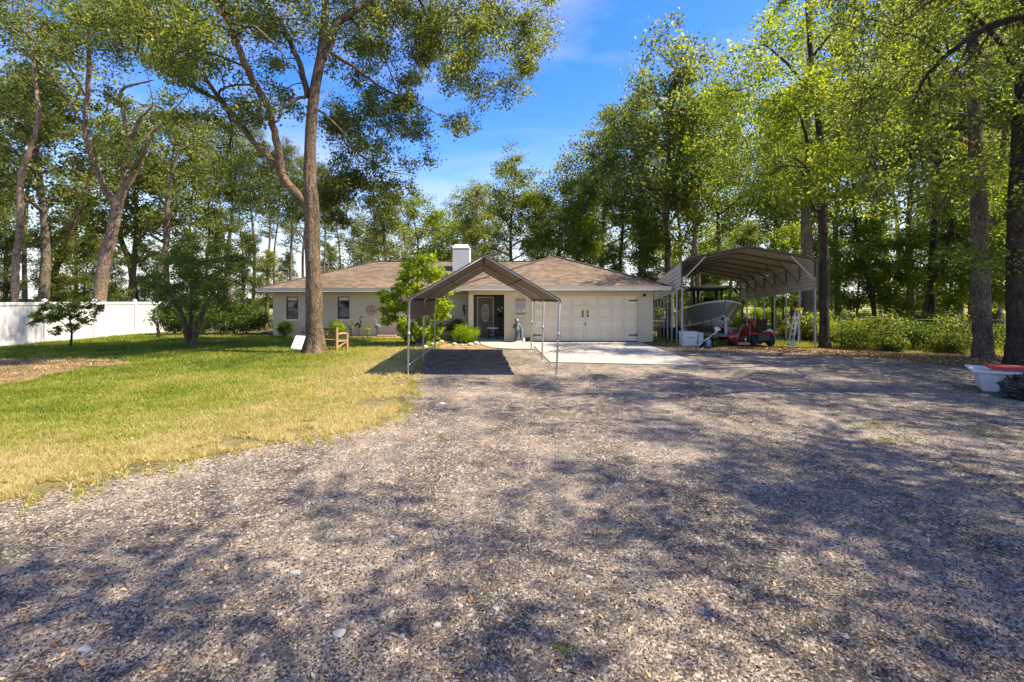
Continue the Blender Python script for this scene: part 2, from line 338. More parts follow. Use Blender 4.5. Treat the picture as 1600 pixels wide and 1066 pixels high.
def glassmat(name, col=(0.02, 0.025, 0.03), rough=0.05):
    m, nt, b = newmat(name); b.inputs['Base Color'].default_value = (*col, 1); b.inputs['Roughness'].default_value = rough
    b.inputs['Specular IOR Level'].default_value = 0.9; L = nt.links.new
    n = nd(nt, 'ShaderNodeTexNoise', Scale=3.0, Detail=2.0); tc = nd(nt, 'ShaderNodeTexCoord'); L(tc.outputs['Object'], n.inputs['Vector'])
    bp = nd(nt, 'ShaderNodeBump', Strength=0.05, Distance=0.05); L(n.outputs['Fac'], bp.inputs['Height']); L(bp.outputs['Normal'], b.inputs['Normal'])
    r = ramp(nt, [(0.35, col), (0.7, tuple(c*3+0.02 for c in col))]); L(n.outputs['Fac'], r.inputs['Fac']); L(r.outputs['Color'], b.inputs['Base Color'])
    return m
MT['glass'] = glassmat('window_glass'); MT['glass_green'] = glassmat('leaded_glass', (0.05, 0.085, 0.065), 0.15)
MT['shingle'] = tintmat('shingle', [(0, (0.12, 0.085, 0.068)), (0.5, (0.185, 0.138, 0.108)), (1, (0.275, 0.21, 0.168))], 0.95, 0.15)
# ------------------------------------------------------------------ ground sheets
def inpoly(x, y, poly):
    poly = np.asarray(poly)[:, :2]; c = np.zeros(len(x), bool); j = len(poly)-1
    for i in range(len(poly)):
        xi, yi = poly[i]; xj, yj = poly[j]
        if yi != yj:
            k = ((yi > y) != (yj > y)) & (x < (xj-xi)*(y-yi)/(yj-yi)+xi); c ^= k
        j = i
    return c
def rough_poly(pts, step=0.25, amp=0.07, seed=1, far=30):
    out = []; pts = [np.asarray(p, float)[:2] for p in pts]
    for i in range(len(pts)):
        a, b = pts[i], pts[(i+1) % len(pts)]; d = b-a; ln = np.linalg.norm(d); n = max(1, int(ln/step)) if abs(a[0]) < far and abs(b[0]) < far else 1
        nn = np.array((-d[1], d[0]))/max(ln, 1e-6)
        for k in range(n):
            p = a+d*k/n
            if n > 1:
                q = Vector((p[0]*1.3, p[1]*1.3, seed*3.1)); p = p+nn*amp*(mn.noise(q)*1.6+mn.noise(q*4.1)*0.9)
            out.append(p)
    return out
def sheet(name, pts, z, m, kind='structure'):
    mb = MB(); mb.add([(p[0], p[1], z) for p in pts], [tuple(range(len(pts)))])
    o = mb.build(name, m); o['kind'] = kind
    return o
# base terrain
xs = np.concatenate([[-900, -400, -150, -80], np.arange(-50, 62, 1.5), [80, 150, 400, 900]])
ys = np.concatenate([[-60, -20], np.arange(-8, 80, 1.5), [95, 120, 180, 300, 600, 1500]])
X, Y = np.meshgrid(xs, ys); Z = terrain(X, Y)
V = np.stack([X, Y, Z], -1).reshape(-1, 3); nx, ny = len(xs), len(ys)
ii = (np.arange(ny-1)[:, None]*nx+np.arange(nx-1)[None]).ravel()
g = raw_mesh('ground', V, np.stack([ii, ii+1, ii+nx+1, ii+nx], 1), MT['soil'], smooth=True); g['kind'] = 'structure'
fy = [(-900, 62), (900, 62), (900, 1500), (-900, 1500)]
sheet('field', fy, 0.004, MT['field'])
edge = [(-9.5, 3.5)]+[tuple(gnd(*p)[:2]) for p in ((0, 785), (60, 774), (130, 760), (200, 744), (300, 722), (400, 700), (480, 688), (560, 674), (605, 657), (632, 635), (636, 605), (645, 575), (656, 556), (668, 547))]
gr_pts = edge+[tuple(gnd(*p)[:2]) for p in ((700, 543), (760, 543), (800, 546), (1010, 540), (1030, 541), (1065, 545), (1150, 546), (1300, 554), (1400, 563), (1500, 575), (1600, 592))]+[(17, 8.5), (30, 6), (30, -30), (-30, -30), (-25, 0.0), (-14, 2.6)]
gravel_poly = rough_poly(gr_pts, 0.18, 0.09, 2)
sheet('gravel_driveway', gravel_poly, 0.008, MT['gravel'])
lawn_pts = edge+[(-2.8, 20.5), (-3.2, 22.6), (-13.4, 24.6), (-16, 30), (-17, 60), (-60, 60), (-60, 0), (-25, 0.0), (-14, 2.2)]
lawn_poly = rough_poly(lawn_pts, 0.3, 0.08, 2)
sheet('lawn', lawn_poly, 0.004, MT['lawn'])
bare = [tuple(gnd(*p)[:2]) for p in ((-160, 570), (-20, 561), (60, 559), (120, 560), (190, 563), (232, 567), (175, 574), (100, 583), (30, 599), (-60, 608), (-160, 604))]
bare_poly = rough_poly(bare, 0.35, 0.28, 5)
sheet('bare_soil', bare_poly, 0.012, MT['bare'])
bed = [(-3.3, 22.3), (-9, 24.2), (-9, 24.95), (-2.05, 24.95), (-2.05, 21.2), (-0.3, 21.3), (1.0, 21.3), (1.0, 20.4), (0.0, 18.4), (-1.7, 18.0), (-2.9, 18.4)]
sheet('mulch_bed', rough_poly(bed, 0.3, 0.06, 8), 0.016, MT['mulch'])
walk = [gnd(p, q)[:2] for p, q in ((748, 533), (752, 540), (768, 545), (800, 547), (835, 547), (832, 535.2))]
mb = MB(); n = len(walk); V = [(p[0], p[1], 0.0) for p in walk]+[(p[0], p[1], 0.05) for p in walk]
mb.add(V, [tuple(range(n, 2*n))]+[(i, (i+1) % n, (i+1) % n+n, i+n) for i in range(n)])
mb.build('walkway', MT['concrete'])['kind'] = 'structure'
sl = [gnd(828, 535.2)[:2], gnd(1000, 535.2)[:2], gnd(1100, 572.5)[:2], gnd(860, 567.5)[:2]]
mb = MB(); V = [(p[0], p[1], 0.0) for p in sl]+[(p[0], p[1], 0.035) for p in sl]
mb.add(V, [(4, 5, 6, 7)]+[(i, (i+1) % 4, (i+1) % 4+4, i+4) for i in range(4)])
slab_o = mb.build('garage_apron', MT['concrete']); slab_o['kind'] = 'structure'
# ------------------------------------------------------------------ house
H = thing('ranch_house', 'long low beige stucco ranch house with brown shingle hip roof and double garage door', 'house', (-2, 21.4, 0))
WZ = 2.36
def wall_x(mb, x0, x1, y0, y1, z0, z1, holes):      # wall running along x with openings (hx0,hx1,hz0,hz1)
    cur = x0
    for hx0, hx1, hz0, hz1 in sorted(holes):
        mb.box(cur, hx0, y0, y1, z0, z1)
        if hz0 > z0: mb.box(hx0, hx1, y0, y1, z0, hz0)
        if hz1 < z1: mb.box(hx0, hx1, y0, y1, hz1, z1)
        cur = hx1
    mb.box(cur, x1, y0, y1, z0, z1)
gx0, gx1 = 0.98, 5.84         # garage door opening
WIN = [(-12.24, -11.61), (-9.46, -8.82), (-4.25, -3.5)]
m = MB(); wall_x(m, -12.97, -2.0, 25.0, 25.2, 0, WZ, [(a, b, 0.92, 2.14) for a, b in WIN])
m.build('wall', MT['stucco'], H)
m = MB(); wall_x(m, -0.36, 6.53, 21.4, 21.6, 0, WZ, [(gx0, gx1, -0.01, 2.15)]); m.build('wall', MT['stucco'], H)
m = MB(); m.box(6.53, 6.73-0.18, 21.4, 33.6, 0, WZ-.003); m.build('wall', MT['stucco'], H)
m = MB(); m.box(-12.97, -12.77, 25.2, 33.6, 0, WZ-.003); m.build('wall', MT['stucco'], H)
m = MB(); m.box(-12.77, 6.5, 33.4, 33.6, 0, WZ-.003); m.build('wall', MT['stucco'], H)
m = MB(); wall_x(m, -2.0, -0.36, 23.7, 23.85, 0.08, WZ, [(-1.80, -0.93, 0.08, 2.10)]); m.box(-2.0, -1.85, 23.85, 25.0, 0, WZ); m.box(-0.36, -0.2, 21.6, 23.85, 0, WZ)
m.build('porch_wall', MT['stucco_dk'], H)
m = MB(); m.box(-2.02, -1.80, 21.4, 21.62, 0, WZ-0.16); m.build('porch_column', MT['trim'], H)
m = MB(); m.box(-2.02, -0.362, 21.4, 21.6, WZ-0.16, WZ); m.build('porch_header', MT['stucco'], H)
m = MB(); m.box(-2.02, -0.37, 21.5, 23.69, 0.0, 0.08); m.build('porch_floor', MT['concrete'], H)
# roof with stepped shingle courses
EZ = 2.58; K = 0.375
planes = {  # outline polygon (xy), slope direction (uphill xy), eave reference
 'wing front': ([(-13.5, 24.4), (-2.51, 24.4), (2.32, 29.23), (2.32, 29.3), (-8.6, 29.3)], (0, 1), 24.4),
 'garage front': ([(-2.51, 20.8), (7.16, 20.8), (2.325, 25.635)], (0, 1), 20.8),
 'garage left': ([(-2.51, 24.4), (-2.51, 20.8), (2.325, 25.635), (2.325, 29.235)], (1, 0), -2.51),
 'right': ([(7.16, 20.8), (7.16, 34.2), (2.32, 29.36), (2.32, 25.64)], (-1, 0), -7.16),
 'left': ([(-13.5, 34.2), (-13.5, 24.4), (-8.6, 29.3)], (1, 0), -13.5),
 'back': ([(7.16, 34.2), (-13.5, 34.2), (-8.6, 29.3), (2.3, 29.3)], (0, -1), -34.2)}
rf = MB()
for nm, (poly, dr, e) in planes.items():
    n = len(poly); V = [(x, y, EZ+K*((x*dr[0]+y*dr[1])-e)-z) for z in (0, 0.10) for x, y in poly]
    rf.add(V, [tuple(range(n)), tuple(range(2*n-1, n-1, -1))])
roof = rf.build('roof', MT['steel_dk'], H)
SV, SF, ST = [], [], []
for nm, (poly, dr, e) in planes.items():
    P = np.array(poly); dr = np.array(dr, float); sd_ = np.array((-dr[1], dr[0]))
    U = P@sd_; W = P@dr-e
    if nm == 'back': continue
    row = 0; wst = 0.135; u0 = U.min()
    for k in range(int(W.max()/wst)+1):
        a, b = k*wst, (k+1)*wst+0.01
        off = (k % 2)*0.15+rng.random()*0.05
        us = np.arange(u0-off, U.max(), 0.30)
        for u in us:
            c = (u+0.15)*sd_+(e+(a+b)/2)*dr
            ok = inpoly(np.array([c[0]]), np.array([c[1]]), poly)[0]
            if not ok: continue
            up = u+0.292; lift = 0.012+rng.random()*0.006
            q = [(u, a, lift), (up, a, lift), (up, b, 0.003), (u, b, 0.003), (u, a, 0.001), (up, a, 0.001)]
            i0 = len(SV)
            for uu, ww, hh in q:
                p = uu*sd_+(e+ww)*dr; SV.append((p[0], p[1], EZ+K*ww+hh))
            t = rng.random()*0.75+0.25*mn.noise(Vector((c[0]*0.5, c[1]*0.5, 0)))+0.08
            SF.append((i0, i0+1, i0+2, i0+3)); SF.append((i0+4, i0+5, i0+1, i0)); ST += [t, t*0.5]
o = raw_mesh('shingle', np.array(SV), np.array(SF), MT['shingle'], np.array(ST), roof, False); o['kind'] = 'stuff'
# ridge caps
m = MB()
def rz(x, y, e=None): return None
hips = [((-13.5, 24.4, EZ), (-8.6, 29.3, EZ+K*4.9)), ((-8.6, 29.3, EZ+K*4.9), (2.32, 29.3, EZ+K*4.9)), ((7.16, 20.8, EZ), (2.325, 25.635, EZ+K*4.835)),
        ((-2.51, 20.8, EZ), (2.325, 25.635, EZ+K*4.835)), ((2.325, 25.635, EZ+K*4.835), (2.32, 29.3, EZ+K*4.86)), ((-13.5, 34.2, EZ), (-8.6, 29.3, EZ+K*4.9))]
for a, b in hips: m.bar(np.array(a)+(0, 0, 0.02), np.array(b)+(0, 0, 0.02), 0.22, 0.03)
m.build('ridge_cap', MT['shingle'], roof)
# fascia, soffit
def fas(p, q):
    m = MB(); m.bar((*p, EZ-0.10), (*q, EZ-0.10), 0.035, 0.19); m.build('fascia', MT['trim'], H)
    m = MB(); m.bar((*p, EZ+0.003), (*q, EZ+0.003), 0.06, 0.012); m.build('drip_edge', MT['wash'], H)
fas((-13.5, 24.38), (-2.51, 24.38)); fas((-2.53, 20.78), (7.18, 20.78)); fas((-2.53, 20.8), (-2.53, 24.35)); fas((7.18, 20.8), (7.18, 34.2)); fas((-13.52, 24.4), (-13.52, 34.2))
m = MB(); m.box(-13.48, -2.55, 24.41, 25.1, WZ+.002, WZ+.02); m.box(-2.5, 7.15, 20.81, 21.5, WZ+.002, WZ+.02); m.box(-2.5, -0.3, 21.5, 25.1, WZ+.004, WZ+.022)
m.box(6.4, 7.15, 21.5, 34.1, WZ+.004, WZ+.022); m.box(-13.48, -12.9, 25.1, 34.1, WZ+.004, WZ+.022); m.build('soffit', MT['soffit'], H)
# windows
for a, b in WIN:
    m = MB(); z0, z1, y0, y1 = 0.92, 2.14, 25.02, 25.10
    for q in ((a, a+.05, z0, z1), (b-.05, b, z0, z1), (a+.05, b-.05, z0, z0+.05), (a+.05, b-.05, z1-.05, z1), (a+.05, b-.05, 1.50, 1.545)):
        m.box(q[0], q[1], y0, y1, q[2], q[3])
    wf = m.build('window', MT['frame_dk'], H)
    for z in ((z0+.05, 1.50), (1.545, z1-.05)):
        p = MB(); p.box(a+.05, b-.05, 25.05, 25.06, *z); p.build('pane', MT['glass'], wf)
    p = MB(); p.box(a+.06, b-.06, 25.046, 25.049, z1-.20, z1-.05); p.build('blind', MT['trim'], wf)
    p = MB(); p.box(a-.06, b+.06, 24.93, 25.0, z0-.10, z0); p.build('window_sill', MT['trim'], H)
# front door
m = MB(); m.box(-1.80, -1.75, 23.66, 23.75, .08, 2.12); m.box(-0.98, -0.93, 23.66, 23.75, .08, 2.12); m.box(-1.75, -0.98, 23.66, 23.75, 2.07, 2.12)
m.build('door_frame', MT['trim'], H)
m = MB(); m.box(-1.75, -0.98, 23.70, 23.745, .10, 2.07); fd = m.build('front_door', MT['door_taupe'], H)
cx, cz = -1.365, 1.30
th = np.linspace(0, 2*PI, 33)[:-1]
m = MB(); V = [(cx+r_*0.19*math.cos(t), y, cz+r_*0.46*math.sin(t)+(0)) for r_, y in ((1, 23.665), (1, 23.70), (0.84, 23.665), (0.84, 23.70)) for t in th]
f = []
for i in range(32):
    j = (i+1) % 32; f += [(i, j, 64+j, 64+i), (i, 32+i, 32+j, j), (64+i, 64+j, 96+j, 96+i)]
m.add(V, f); m.build('oval_trim', MT['trim'], fd)
m = MB(); m.add([(cx+0.165*math.cos(t), 23.688, cz+0.40*math.sin(t)) for t in th], [tuple(range(32))]); m.build('oval_glass', MT['glass_green'], fd)
m = MB()
for s in (-1, 1): m.tube([(cx+s*(0.02+0.10*math.sin(t)), 23.68, cz-0.36+0.72*t/PI) for t in np.linspace(0, PI, 9)], 0.008, 5)
m.tube([(cx-.15, 23.68, cz), (cx+.15, 23.68, cz)], 0.006, 5); m.build('leading', MT['trim'], fd)
m = MB(); m.box(cx-.28, cx-.04, 23.685, 23.70, .2, .68); m.box(cx+.04, cx+.28, 23.685, 23.70, .2, .68); m.build('raised_panel', MT['door_taupe'], fd)
m = MB(); m.ball((-1.05, 23.64, 1.02), 0.035); m.tube([(-1.05, 23.64, 1.02), (-1.05, 23.71, 1.02)], 0.015); m.build('handle', MT['black'], fd)
# garage door
gd = MB(); gd.box(gx0+.002, gx1-.002, 21.50, 21.55, 0.045, 2.148); GD = gd.build('garage_door', MT['door_cream'], H)
m = MB(); m.box(gx0-.09, gx0+.0, 21.37, 21.40, 0.0, 2.15); m.box(gx1, gx1+.09, 21.37, 21.40, 0.0, 2.15); m.box(gx0-.09, gx1+.09, 21.37, 21.40, 2.15, 2.25); m.build('garage_door_trim', MT['stucco'], H)
pw = (gx1-gx0)/8; ph = (2.148-0.045)/4
pan = None
for r_ in range(4):
    for c_ in range(8):
        if pan is None:
            m = MB(); yb = 0.0
            a, b = 0.010, pw-0.010; c0, c1 = 0.009, ph-0.009; t = 0.06
            m.box(a, b, -0.03, 0, c0, c0+t); m.box(a, b, -0.03, 0, c1-t, c1); m.box(a, a+t, -0.03, 0, c0+t, c1-t); m.box(b-t, b, -0.03, 0, c0+t, c1-t)
            i_ = 0.03; m.add([(a+t+i_*.4, -0.002, c0+t+i_*.4), (b-t-i_*.4, -0.002, c0+t+i_*.4), (b-t-i_*.4, -0.002, c1-t-i_*.4), (a+t+i_*.4, -0.002, c1-t-i_*.4),
                              (a+t+i_, -0.022, c0+t+i_), (b-t-i_, -0.022, c0+t+i_), (b-t-i_, -0.022, c1-t-i_), (a+t+i_, -0.022, c1-t-i_)],
                             [(0, 1, 5, 4), (1, 2, 6, 5), (2, 3, 7, 6), (3, 0, 4, 7), (4, 5, 6, 7)])
            pan = m.build('panel', MT['door_cream'], GD, local=True); p = pan
        else:
            p = pan.copy(); C.objects.link(p); p.parent = GD
        p.location = (gx0+c_*pw+2, 21.50-21.4, 0.045+r_*ph)
def hw(name, *b):
    m = MB()
    for q in b: m.box(*q)
    m.build(name, MT['black'], GD)
for zz in (0.32, 1.93):
    hw('strap_hinge', (gx0+.04, gx0+.40, 21.45, 21.468, zz-.025, zz+.025), (gx0+.02, gx0+.06, 21.445, 21.468, zz-.045, zz+.045))
    hw('strap_hinge', (gx1-.40, gx1-.04, 21.45, 21.468, zz-.025, zz+.025), (gx1-.06, gx1-.02, 21.445, 21.468, zz-.045, zz+.045))
mid = (gx0+gx1)/2
for s in (-1, 1): hw('handle', (mid+s*.12-.02, mid+s*.12+.02, 21.42, 21.438, 1.18, 1.42), (mid+s*.12-.03, mid+s*.12+.03, 21.44, 21.468, 1.38, 1.45), (mid+s*.12-.03, mid+s*.12+.03, 21.44, 21.468, 1.15, 1.22))
hw('latch', (mid-.02, mid+.02, 21.44, 21.468, 0.78, 0.90))
hw('bottom_seal', (gx0+.002, gx1-.002, 21.48, 21.53, 0.036, 0.055))
# flood light at the garage corner
fl = thing('flood_light', 'small twin-headed flood light under the eave right of the garage door', 'light', (6.2, 21.35, 2.25))
m = MB(); m.box(6.15, 6.27, 21.34, 21.398, 2.22, 2.30); m.build('base', MT['white_pl'], fl)
for s in (-1, 1):
    m = MB(); m.tube([(6.21+s*.03, 21.36, 2.24), (6.21+s*.08, 21.28, 2.20), (6.21+s*.11, 21.22, 2.17)], [.02, .05, .07], 10); m.build('lamp_head', MT['black' if s < 0 else 'white_pl'], fl)
# chimney
chx0, chx1, chy0, chy1 = -3.52, -2.52, 27.3, 28.2
m = MB(); V = [(x, y, z) for z, s in ((3.4, 0), (4.80, 0), (4.95, 0.0)) for x, y in ((chx0+s, chy0+s), (chx1-s, chy0+s), (chx1-s, chy1-s), (chx0+s, chy1-s))]
m.add(V, [(0, 1, 5, 4), (1, 2, 6, 5), (2, 3, 7, 6), (3, 0, 4, 7), (4, 5, 9, 8), (5, 6, 10, 9), (6, 7, 11, 10), (7, 4, 8, 11), (8, 9, 10, 11)])
m.build('chimney', MT['chimney'], H); chim = bpy.data.objects['chimney']
m = MB(); m.box(chx0+.06, chx1-.06, chy0+.06, chy1-.06, 4.95, 5.01); m.build('flue_gap', MT['black'], chim)
m = MB(); V = [(x, y, z) for z, s in ((5.01, 0.0), (5.06, 0.0), (5.27, 0.12)) for x, y in ((chx0+s, chy0+s), (chx1-s, chy0+s), (chx1-s, chy1-s), (chx0+s, chy1-s))]
m.add(V, [(3, 2, 1, 0), (0, 1, 5, 4), (1, 2, 6, 5), (2, 3, 7, 6), (3, 0, 4, 7), (4, 5, 9, 8), (5, 6, 10, 9), (6, 7, 11, 10), (7, 4, 8, 11), (8, 9, 10, 11)])
m.build('chimney_cap', MT['chimney'], chim)
m = MB(); m.box(-2.3, -1.95, 29.25, 29.6, 4.3, 4.7); m.build('vent_pipe', MT['steel_dk'], H) if False else None

# ------------------------------------------------------------------ white vinyl fence
FY = [15.9, 18.4, 20.9, 23.4, 25.9, 28.4]
fn = thing('vinyl_fence', 'tall white vinyl privacy fence along the left edge of the lawn', 'fence', (-21.2, 15.9, 0))
for y in FY:
    m = MB(); m.box(-21.27, -21.13, y-.07, y+.07, 0, 1.95); m.add([(-21.28, y-.08, 1.95), (-21.12, y-.08, 1.95), (-21.12, y+.08, 1.95), (-21.28, y+.08, 1.95), (-21.2, y, 2.02)], [(0, 1, 4), (1, 2, 4), (2, 3, 4), (3, 0, 4), (3, 2, 1, 0)])
    m.build('fence_post', MT['white'], fn)
for y in FY[:-1]:
    m = MB(); m.box(-21.235, -21.165, y+.07, y+2.43, 1.72, 1.86); m.build('top_rail', MT['white'], fn)
    m = MB(); m.box(-21.235, -21.165, y+.07, y+2.43, 0.03, 0.17); m.build('bottom_rail', MT['white'], fn)
    nb = 14; bw = 2.36/nb
    for k in range(nb):
        m = MB(); a = y+.07+k*bw; m.box(-21.212, -21.188, a+.006, a+bw-.006, .17, 1.72); m.build('fence_board', MT['white'], fn)
    m = MB(); m.box(-21.203, -21.197, y+.07, y+2.43, .17, 1.72); m.build('backing', MT['white'], fn)
# short return of the fence behind the shrubs
for k in range(2):
    x = -21.13+k*2.44; m = MB(); m.box(x, x+2.3, 28.37, 28.43, .05, 1.84); m.build('return_panel', MT['white'], fn)
# ------------------------------------------------------------------ portable shade canopy over the path
def lerp(a, b, t): return np.asarray(a, float)*(1-t)+np.asarray(b, float)*t
CF = dict(lb=(-2.65, 11.76, 0), le=(-2.62, 11.76, 1.95), rg=(-0.70, 11.76, 3.06), re=(1.22, 11.76, 1.93), rb=(1.13, 11.76, 0))
CB = dict(lb=(-2.99, 17.8, 0), le=(-2.98, 17.8, 1.95), rg=(-1.10, 17.8, 3.06), re=(0.77, 17.8, 1.98), rb=(0.74, 17.8, 0))
cn = thing('shade_canopy', 'peaked brown shade cloth canopy on thin metal poles over the driveway', 'canopy', (-0.95, 14.8, 0))
for t in (0, 0.47, 1):
    q = {k: lerp(CF[k], CB[k], t) for k in CF}
    pr = 0.024
    for s, (b_, e_) in enumerate((('lb', 'le'), ('rb', 're'))):
        m = MB(); e = q[e_]; inn = lerp(e, q['rg'], 0.05)
        m.tube([q[b_], lerp(q[b_], e, .95), e+(inn-e)*.3-(0, 0, .01), inn], pr, 8); m.lathe(q[b_], [(0.05, 0), (0.05, .01), (.03, .012)], 10); m.build('pole', MT['pole'], cn)
        m = MB(); m.tube([lerp(e, q['rg'], .04), q['rg']], pr, 8); m.build('rafter', MT['pole'], cn)
        m = MB(); c = lerp(q[b_], e, .55); m.tube([c-(0, 0, .05), c+(0, 0, .05)], .031, 8); m.build('sleeve', MT['galv'], cn)
for k in ('le', 're', 'rg'):
    m = MB(); m.tube([CF[k], CB[k]], 0.022, 8); m.build('purlin', MT['steel_dk'], cn)
m = MB(); m.tube([lerp(CF['lb'], CF['le'], .14), lerp(CB['lb'], CB['le'], .09)], .018, 7); m.build('side_rail', MT['pole'], cn)
for k in ('le', 're'):
    m = MB(); m.tube([lerp(CF[k], CF['rg'], .5)-(0, 0, .03), lerp(CB[k], CB['rg'], .5)-(0, 0, .03)], .018, 7); m.build('purlin', MT['steel_dk'], cn)
def cloth(name, a0, a1, b0, b1, nu, nv, sag, fold=0, edge=0, th=0.006, parent=cn, mm='shade', seed=0):
    # a0-a1 along the front edge, b0-b1 along the back edge
    m = MB(); V = []
    for i in range(nu+1):
        for j in range(nv+1):
            u, v = i/nu, j/nv; p = lerp(lerp(a0, a1, u), lerp(b0, b1, u), v)
            bay = (v/0.47) % 1 if v < 0.47 else (v-0.47)/0.53
            p = p.copy(); p[2] += -sag*math.sin(PI*min(1, bay))*math.sin(PI*u)+0.035
            if fold: p[0] += fold*math.sin(v*34+seed+2*mn.noise(Vector((v*5, u, seed))))*u; p[2] += edge*u*mn.noise(Vector((v*6, seed, 0)))
            else: p[2] += 0.012*mn.noise(Vector((u*4, v*7, seed)))
            V.append(p)
    V = np.array(V); n0 = len(V); W = V.copy(); W[:, 2 if not fold else 0] += th
    f = [(i*(nv+1)+j, (i+1)*(nv+1)+j, (i+1)*(nv+1)+j+1, i*(nv+1)+j+1) for i in range(nu) for j in range(nv)]
    m.add(np.concatenate([V, W]), f+[tuple(n0+k for k in reversed(q)) for q in f], True)
    return m.build(name, MT[mm], parent)
def ext(p, q, e): return lerp(p, q, -e)     # a little past the front frame
f_ = {k: ext(CF[k], CB[k], .012) for k in CF}; b_ = {k: ext(CB[k], CF[k], .012) for k in CF}
cloth('canopy_cloth', f_['le'], f_['rg'], b_['le'], b_['rg'], 10, 40, 0.05)
cloth('canopy_cloth', f_['rg'], f_['re'], b_['rg'], b_['re'], 10, 40, 0.05, seed=2)
cloth('side_flap', f_['le'], np.array(f_['le'])-(0.02, 0, 0.56), b_['le'], np.array(b_['le'])-(0.02, 0, 0.56), 8, 90, 0.0, 0.045, 0.10, seed=4)
cloth('valance', f_['re'], np.array(f_['re'])-(-0.01, 0, 0.09), b_['re'], np.array(b_['re'])-(-.01, 0, 0.10), 3, 70, 0.0, 0.02, 0.09, seed=7)
m = MB()
for t in np.linspace(0.02, .98, 30):
    for k in ('le', 're'):
        p = lerp(CF[k], CB[k], t); m.tube([p+(0, 0, .05), p+(.03, 0, 0), p-(0, 0, .04)], .008, 4)
m.build('bungee_tie', MT['black'], cn)['kind'] = 'stuff'
# ------------------------------------------------------------------ steel boat carport
ux = np.array((math.cos(R(5.5)), -math.sin(R(5.5)), 0)); uy = np.array((math.sin(R(11.4)), math.cos(R(11.4)), -0.045)); uz = np.array((0, 0, 1.0))
O = np.array((7.07, 19.2, 0.0))
def cp(x, y, z): return O+ux*x+uy*y+uz*z
ct = thing('boat_carport', 'tall open steel carport with ribbed beige roof sheltering the boat', 'carport', O)
CWD = 5.27; RZ = 4.16; EVZ = 3.55; CL = 10.64
def roofline(x):      # outer profile
    h = CWD/2; d = h-abs(x-h)
    return EVZ+ (0.16*math.sin(min(1, d/0.30)*PI/2) if d < .30 else 0.16+(RZ-EVZ-0.16)*(d-.30)/(h-.30))
prof = [(0.02, 2.9), (0.02, EVZ-.06)]+[(x, roofline(x)-.06) for x in (0.1, .2, .32, 1.4, CWD/2, CWD-1.4, CWD-.32, CWD-.2, CWD-.1)]+[(CWD-.02, EVZ-.06), (CWD-.02, 2.9)]
for i in range(8):
    y = i*CL/7
    for x in (0.02, CWD-.02):
        m = MB(); m.bar(cp(x, y, -.02), cp(x, y, 2.9), .06, .06, uy); m.build('post', MT['galv'], ct)
        m = MB(); m.bar(cp(x-.05, y, .01), cp(x+.05, y, .01), .1, .02); m.build('foot', MT['galv'], ct)
    m = MB(); m.tube([cp(x, y, z) for x, z in prof], .032, 6); m.build('roof_bow', MT['steel_dk'], ct)
    for x, x2 in ((.02, .95), (CWD-.02, CWD-.95)):
        m = MB(); m.bar(cp(x, y, 2.75), cp(x2, y, roofline(x2)-.09), .045, .03, uy); m.build('brace', MT['sheet' if i == 0 else 'steel_dk'], ct)
def ribbed(name, p0, p1, L_, nr, out_, y0=-.12):   # a sheet between profile points p0, p1 with ribs running along the carport
    m = MB(); V = []; P = []
    for k in range(nr):
        for a, h in ((0, 0), (.62, 0), (.72, .04), (.90, .04)): P.append(((k+a)/nr, h))
    P.append((1, 0)); n = len(P)
    for y in (y0, L_):
        for t in (0, .004):
            for u, h in P:
                x, z = p0[0]+(p1[0]-p0[0])*u, p0[1]+(p1[1]-p0[1])*u
                V.append(cp(x+out_[0]*(h+t), y, z+out_[1]*(h+t)))
    f = []
    for k in range(n-1): f += [(k, k+1, 2*n+k+1, 2*n+k), (n+k+1, n+k, 3*n+k, 3*n+k+1), (k, n+k, n+k+1, k+1), (2*n+k+1, 3*n+k+1, 3*n+k, 2*n+k)]
    m.add(V, f); return m.build(name, MT['sheet'], ct)
xsr = [.30, 1.08, 1.86, CWD/2, CWD-1.86, CWD-1.08, CWD-.30]
for a, b in zip(xsr[:-1], xsr[1:]):
    s = -1 if b <= CWD/2+.01 else 1
    ribbed('roof_panel', (a, roofline(a)), (b, roofline(b)), CL+.12, 3, (s*.22, .97))
ribbed('roof_corner', (-.02, EVZ-.04), (.30, roofline(.3)), CL+.12, 1, (-.7, .7)); ribbed('roof_corner', (CWD+.02, EVZ-.04), (CWD-.30, roofline(.3)), CL+.12, 1, (.7, .7))
for k in range(3):
    z0 = 2.42+k*.37; ribbed('side_panel', (-.02, z0), (-.02, z0+.37), CL+.1, 2, (-1, 0)); ribbed('side_panel', (CWD+.02, z0-.03), (CWD+.02, z0+.34), CL+.1, 2, (1, 0))
m = MB()
for y in (-.125,):
    for a, b in zip(xsr[:-1], xsr[1:]): m.bar(cp(a, y, roofline(a)-.01), cp(b, y, roofline(b)-.01), .02, .07, uy)
    m.bar(cp(-.03, y, 2.42), cp(-.03, y, EVZ), .05, .02, uy); m.bar(cp(CWD+.03, y, 2.42), cp(CWD+.03, y, EVZ), .05, .02, uy)
m.build('edge_trim', MT['steel_dk'], ct)
